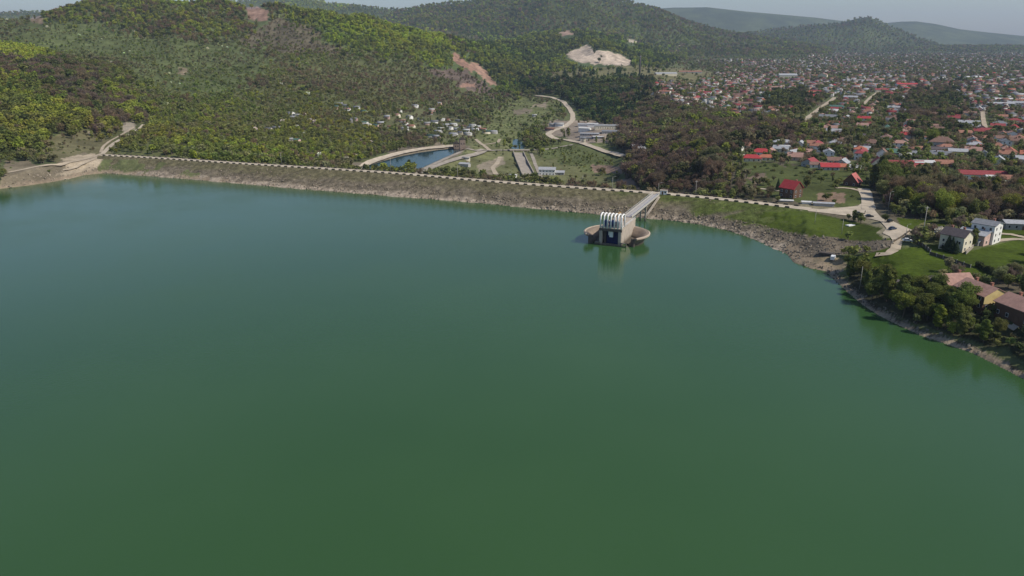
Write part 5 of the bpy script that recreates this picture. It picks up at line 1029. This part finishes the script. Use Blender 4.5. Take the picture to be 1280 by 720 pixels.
# ------------------------------------------------------------------ poles
def pole(px, py, h, lab, lamp=False, z=None, r=.14, arm=True, onz=None):
    x, y, zz = on_z(px, py, onz) if onz is not None else hit(px, py)
    t = thing('street_lamp' if lamp else 'utility_pole', lab, 'lamp' if lamp else 'pole', (x, y, zz - .3), .3, 'poles and lamps'); MB().tube([(0, 0, 0), (0, 0, h)], [r, r * .6], 8).build('pole', M_POLE, t, True)
    if lamp: MB().tube([(0, 0, h - .1), (.5, 0, h + .35), (1.5, 0, h + .45)], .05, 5).build('arm', M_GREY, t); MB().box((1.8, 0, h + .45), (.7, .25, .14)).build('lamp_head', M_GREY, t)
    elif arm: MB().box((0, 0, h - .6), (1.9, .12, .14)).build('crossarm', M_GREY, t); MB().tube([(-.8, 0, h - .5), (-.8, 0, h - .25)], .06, 5).tube([(.8, 0, h - .5), (.8, 0, h - .25)], .06, 5).tube([(0, 0, h), (0, 0, h + .25)], .06, 5).build('insulators', M_WHT, t)
pole(1152.5, 299, 16, 'tall pale concrete pole left of the cream house, highest of the poles', r=.2)
pole(1110, 262, 10, 'lamp pole on the edge of the brown wood beside the gravel square', True); pole(1018.5, 279, 7.5, 'thin pole standing in the grass on the dam slope', arm=False)
pole(869.5, 243.5, 9, 'pole on the dam crest in front of the riverside wood', onz=ZC); pole(488.5, 214, 12, 'tall thin lamp on the dam crest in front of the pond', True, onz=ZC); pole(352, 205, 9, 'lamp on the dam crest below the hillside shrubs', True, onz=ZC)
pole(572, 222, 9, 'lamp on the dam crest at the right end of the pond', True, onz=ZC); pole(765.5, 236.5, 8, 'lamp on the dam crest in front of the bare earth ditch', True, onz=ZC); pole(823, 240.5, 6, 'short lamp at the bridge head on the dam crest', True, onz=ZC)
pole(728, 231, 9, 'pale pole in the bushes right of the white office building'); pole(1052, 293, 8, 'thin pole on the lower grass of the dam slope', arm=False); pole(1074.5, 361, 10, 'pale pole among the grove trees on the lake bank', r=.13, arm=False)
pole(1160, 262, 9, 'pole in front of the brown wood behind the meadow'); pole(1132, 296, 6, 'lamp at the lower end of the gravel square', True)
x, y, z = hit(799.5, 93); h = 22.0 / F * y * 1.02; t = thing('chimney_mast', 'tall dark mast standing on the plateau field beyond the riverside wood', 'mast', (x, y, z - 1)); MB().tube([(0, 0, 0), (0, 0, h)], [2.4, 1.5], 10).build('shaft', mat('mast steel', (.10, .09, .09), .8, .2, .3), t, True); MB().tube([(0, 0, h * .93), (0, 0, h * .96)], 2.3, 10).build('ring', M_GREY, t)
# ------------------------------------------------------------------ cars
M_TYRE = mat('tyre rubber', (.02, .02, .02), .9, .1, 3); M_RIM = mat('wheel rim', (.4, .4, .42), .35, .05, 3, metal=.7)
def car(px, py, rz, col, lab, L=4.3, Hc=1.45, van=False):
    x, y, z = hit(px, py); t = thing('van' if van else 'parked_car', lab, 'van' if van else 'car', (x, y, z + .3), math.radians(rz), 'vehicles'); k = L / 4.3; W = 1.75
    side = [(-2.1, .3), (-2.1, .85), (-1.9, .98), (-1.2, 1.02), (1.0, .98), (1.95, .82), (2.1, .55), (2.1, .3)] if not van else [(-2.1, .3), (-2.1, 1.9), (1.2, 1.9), (1.7, 1.15), (2.1, 1.0), (2.1, .3)]
    m = MB(); n = len(side); vs = [(a * k, -W / 2, b) for a, b in side] + [(a * k, W / 2, b) for a, b in side]; m.add(vs, [tuple(range(n)), tuple(reversed(range(n, 2 * n)))] + [(i, (i + 1) % n, n + (i + 1) % n, n + i) for i in range(n)]); b_ = m.build('body', mat('car paint ' + col[0], col[1], .3, .05, 1, .5), t)
    if not van:
        cab = [(-1.75, 1.0), (-1.25, Hc), (.35, Hc), (1.05, .98)]; m = MB(); w2, w3 = W / 2 - .06, W / 2 - .22
        vs = [(a * k, -(w2 if b < 1.1 else w3), b) for a, b in cab] + [(a * k, (w2 if b < 1.1 else w3), b) for a, b in cab]; m.add(vs, [(0, 1, 2, 3), (7, 6, 5, 4), (0, 4, 5, 1), (2, 6, 7, 3), (3, 7, 4, 0)]); m.build('window_glass', M_GLASS, t)
        MB().box((-.45 * k, 0, Hc + .02), (1.65 * k, 1.3, .06)).build('roof', mat('car paint ' + col[0], col[1]), t)
    else: MB().add([(1.22 * k, -.75, 1.82), (1.68 * k, -.75, 1.18), (1.68 * k, .75, 1.18), (1.22 * k, .75, 1.82), (1.26 * k, -.75, 1.86), (1.74 * k, -.75, 1.2), (1.74 * k, .75, 1.2), (1.26 * k, .75, 1.86)], [(0, 1, 2, 3), (7, 6, 5, 4), (0, 4, 5, 1), (1, 5, 6, 2), (2, 6, 7, 3), (3, 7, 4, 0)]).build('windscreen', M_GLASS, t)
    for a in (-1.3, 1.3):
        for s in (-1, 1): MB().tube([(a * k, s * W / 2 - .1 * s, .32), (a * k, s * W / 2 + .03 * s, .32)], .32, 12).tube([(a * k, s * W / 2, .32), (a * k, s * W / 2 + .05 * s, .32)], .18, 8, 1).build('wheel', [M_TYRE, M_RIM], t)
    for s in (-1, 1): MB().box((2.1 * k, s * .6, .68), (.06, .3, .16)).build('headlight', M_WHT, t)
DK, BL, WH = ('black', (.02, .02, .024)), ('dark blue', (.03, .05, .10)), ('white', (.8, .8, .8))
car(1073, 268.5, -18, DK, 'black car at the grassy edge of the gravel square, left of the person'); car(1086.5, 272, -14, DK, 'dark car at the edge of the gravel square, right of the person'); car(1115.5, 287.5, 25, BL, 'dark blue car parked in the middle of the lower gravel strip')
car(1134, 302.5, -18, WH, 'white car parked below the gravel square by the fence'); car(1041, 325, 60, WH, 'white van parked near the water on the sandy beach', 4.8, van=True); car(1112, 278, 40, DK, 'dark car under the lone tree between the gravel areas')
# ------------------------------------------------------------------ small things
def slab(px, py, L, W, h, rz, m, lab, nm, cat): x, y, z = hit(px, py); b = MB().box((0, 0, h / 2), (L, W, h)).box((0, 0, h + .04), (L * .86, W * .8, .08)); tag(b.build(nm, m, None, False, (x, y, z), rz), lab, cat)
slab(1063, 282, 4.5, 2.6, .4, .4, M_WHT, 'small white concrete slab lying in the grass of the dam slope', 'concrete_slab', 'slab'); slab(1033.5, 318, 7, 3, .9, -.5, M_TD, 'dark flat slab at the foot of the rubble above the beach', 'dark_slab', 'slab')
def wall_line(pp, w_, h, m, nm, lab, cat, posts=0, step=3):
    L = resample(H(*pp), max(2, int(sum(math.dist(a[:2], b[:2]) for a, b in zip(H(*pp)[:-1], H(*pp)[1:])) / step))); t = thing(nm, lab, cat, tuple(L[0])); w1 = MB()
    for a, b in zip(L[:-1], L[1:]): w1.beam(tuple(a - L[0] + [0, 0, h / 2 - .15]), tuple(b - L[0] + [0, 0, h / 2 - .15]), w_, h)
    w1.build('wall' if not posts else 'panel', m, t)
    if posts:
        for a in L: MB().box(tuple(a - L[0] + [0, 0, h / 2]), (.22, .22, h + .4)).build('post', M_POLE, t)
wall_line([(1118, 355.5), (1128, 353.5), (1139, 351.5)], .5, 1.7, M_CONC, 'stone_wall', 'low pale stone wall behind the grove, left of the hut', 'wall')
wall_line([(1207, 318), (1212, 313.5), (1216, 309.5)], .4, 1.6, M_CONC, 'garden_wall', 'pale garden wall in front of the cream house', 'wall')
M_WD = mat('weathered wood', (.10, .08, .06), .9, .25, 2)
wall_line([(1162, 318), (1175, 322), (1190, 327), (1205, 332), (1213, 335)], .12, 1.5, M_WD, 'wooden_fence', 'dark wooden fence crossing the meadow above the pink-roofed houses', 'fence', 1)
wall_line([(1137, 300), (1145, 303), (1155, 309), (1163, 316)], .12, 1.5, M_WD, 'wooden_fence', 'dark fence running down from the gravel square to the meadow', 'fence', 1)
wall_line([(1116, 304), (1128, 297), (1137, 290)], .12, 1.4, M_WD, 'wooden_fence', 'dark fence along the lower edge of the gravel square', 'fence', 1, 4)
# stone intake towers at the end of the pond
for q, (px_, h) in enumerate(((570.5, 9), (578, 14))):
    x, y, z = hit(px_, 187); t = thing('stone_tower', ('shorter' if q == 0 else 'taller') + ' brown stone gate tower at the far end of the pond', 'tower', (x, y, z - 1), .2); m = mat('brown stone', (.26, .20, .16), .9, .25, .4)
    MB().box((0, 0, h / 2), (7, 6, h)).build('wall', m, t); MB().box((0, 0, h + .2), (8, 7, .6)).box((0, 0, h + 1.2), (4, 3.5, 1.8)).build('roof', M_TC, t)
    for s in (-1, 1): MB().box((s * 1.6, -3.03, h * .6), (1.1, .1, 1.6)).build('window', M_GLASS, t)
# weir bridge over the river
a, c = hit(636, 189), hit(662, 189); t = thing('weir_bridge', 'low concrete road bridge between river pool and chute', 'bridge', (0, 0, 0)); MB().beam((a[0], a[1], a[2] + 1.6), (c[0], c[1], c[2] + 1.6), 7, .9).build('deck', M_CONC, t)
for k in range(4): f = (k + .5) / 4; MB().box((a[0] + (c[0] - a[0]) * f, a[1] + (c[1] - a[1]) * f, min(a[2], c[2]) - 1.6), (1.4, 7, 6)).build('pier', M_CONC, t)
# ------------------------------------------------------------------ a person on the square
def person(px, py, rz, lab):
    x, y, z = hit(px, py); J = {'pel': (0, 0, .95, .145), 'sp': (0, .01, 1.2, .15), 'ch': (0, .01, 1.4, .165), 'nk': (0, 0, 1.52, .06), 'h1': (0, -.01, 1.62, .095), 'h2': (0, -.01, 1.72, .085)}
    E = [('pel', 'sp'), ('sp', 'ch'), ('ch', 'nk'), ('nk', 'h1'), ('h1', 'h2')]
    for s, n in ((-1, 'l'), (1, 'r')):
        J.update({n + 'hp': (s * .1, 0, .88, .1), n + 'kn': (s * .12, -.03 * s, .5, .065), n + 'an': (s * .13, .02 * s, .09, .045), n + 'to': (s * .14, -.14, .04, .04), n + 'sh': (s * .2, 0, 1.42, .065), n + 'el': (s * .27, .02, 1.14, .045), n + 'wr': (s * .27, -.06, .9, .032), n + 'ha': (s * .27, -.08, .82, .035), n + 'fi': (s * .26, -.1, .74, .018)})
        E += [('pel', n + 'hp'), (n + 'hp', n + 'kn'), (n + 'kn', n + 'an'), (n + 'an', n + 'to'), ('ch', n + 'sh'), (n + 'sh', n + 'el'), (n + 'el', n + 'wr'), (n + 'wr', n + 'ha'), (n + 'ha', n + 'fi')]
    ks = list(J); me = bpy.data.meshes.new('person'); me.from_pydata([J[k][:3] for k in ks], [(ks.index(a), ks.index(b)) for a, b in E], []); me.materials.append(mat('dark clothes', (.035, .035, .045), .9, .2, 4))
    o = link('person', me, None, (x, y, z + .28), rz); md = o.modifiers.new('skin', 'SKIN'); sv = me.skin_vertices[0].data
    for i, k in enumerate(ks): sv[i].radius = (J[k][3],) * 2
    sv[0].use_root = True; o.modifiers.new('sub', 'SUBSURF').levels = 1; o.modifiers['sub'].render_levels = 2; tag(o, lab, 'person')
    bm = bmesh.new(); bmesh.ops.create_uvsphere(bm, u_segments=10, v_segments=7, radius=.105); [setattr(v, 'co', Vector((v.co.x, v.co.y + .015, v.co.z + 1.71))) for v in bm.verts]; m2 = bpy.data.meshes.new('hair'); bm.to_mesh(m2); bm.free(); m2.materials.append(mat('dark hair', (.02, .015, .01))); link('hair', m2, o)
person(1081, 267.5, .4, 'person in dark clothes standing alone on the gravel square between the two cars')

# ------------------------------------------------------------------ a few trees and a hedge that stand out
def lone(px, py, h, wd, sh, ti, lab, nm='broadleaf_tree'):
    x, y, z = hit(px, py); t = thing(nm, lab, 'tree', (x, y, z - .1), rnd.random() * 6, 'trees around the lake and dam'); t.scale = (wd, wd, h); cm, tm = hires(sh, int(px) % 5, 1); c = link('crown', cm, t); c['tint'] = list(ti); link('trunk', tm, t)
for k, (px, py, h) in enumerate(((1179, 311, 6), (1184, 313.5, 7.5), (1189, 315, 7), (1194, 317, 6))): lone(px, py, h, h * 1.1, 'conifer', TINTS[7], ordinal(k + 1) + ' dark conifer from the left in the row before the cream house', 'conifer_tree')
lone(1163, 182, 17, 22, 'leafy', (.20, .24, .05), 'big round yellow-green tree rising above the roofs in the right half of town')
lone(972, 238, 8, 7, 'conifer', TINTS[7], 'single dark conifer standing left of the steep bright red roofed house', 'conifer_tree'); lone(1267, 351, 9, 12, 'leafy', TINTS[3], 'pale olive tree at the meadow edge above the pink-roofed houses')
lone(1252, 344, 5, 8, 'leafy', TINTS[1], 'small green tree in the meadow above the pink-roofed houses'); lone(1106, 278, 5, 7, 'leafy', TINTS[2], 'dark round tree between the two gravel areas')
a, c = Vector(hit(1221, 333)), Vector(hit(1243, 344)); d = c - a; n_ = 5000; q = RNG.random((n_, 3)); f_ = q[:, 0] * d.length; g_ = np.c_[f_, (q[:, 1] - .5) * (1.6 + .5 * np.sin(f_ * 1.3)), q[:, 2] * (2.0 + .35 * np.sin(f_ * .9) + .25 * np.sin(f_ * 2.7))]
hq = quads(g_, .2); o = link('hedge', mesh_np('hedge', hq, np.arange(len(hq)), np.full(n_, 4), False, [M_LEAF_O]), None, a, math.atan2(d.y, d.x)); o['tint'] = list(TINTS[2]); tag(o, 'dark clipped hedge along the lower edge of the meadow', 'hedge')
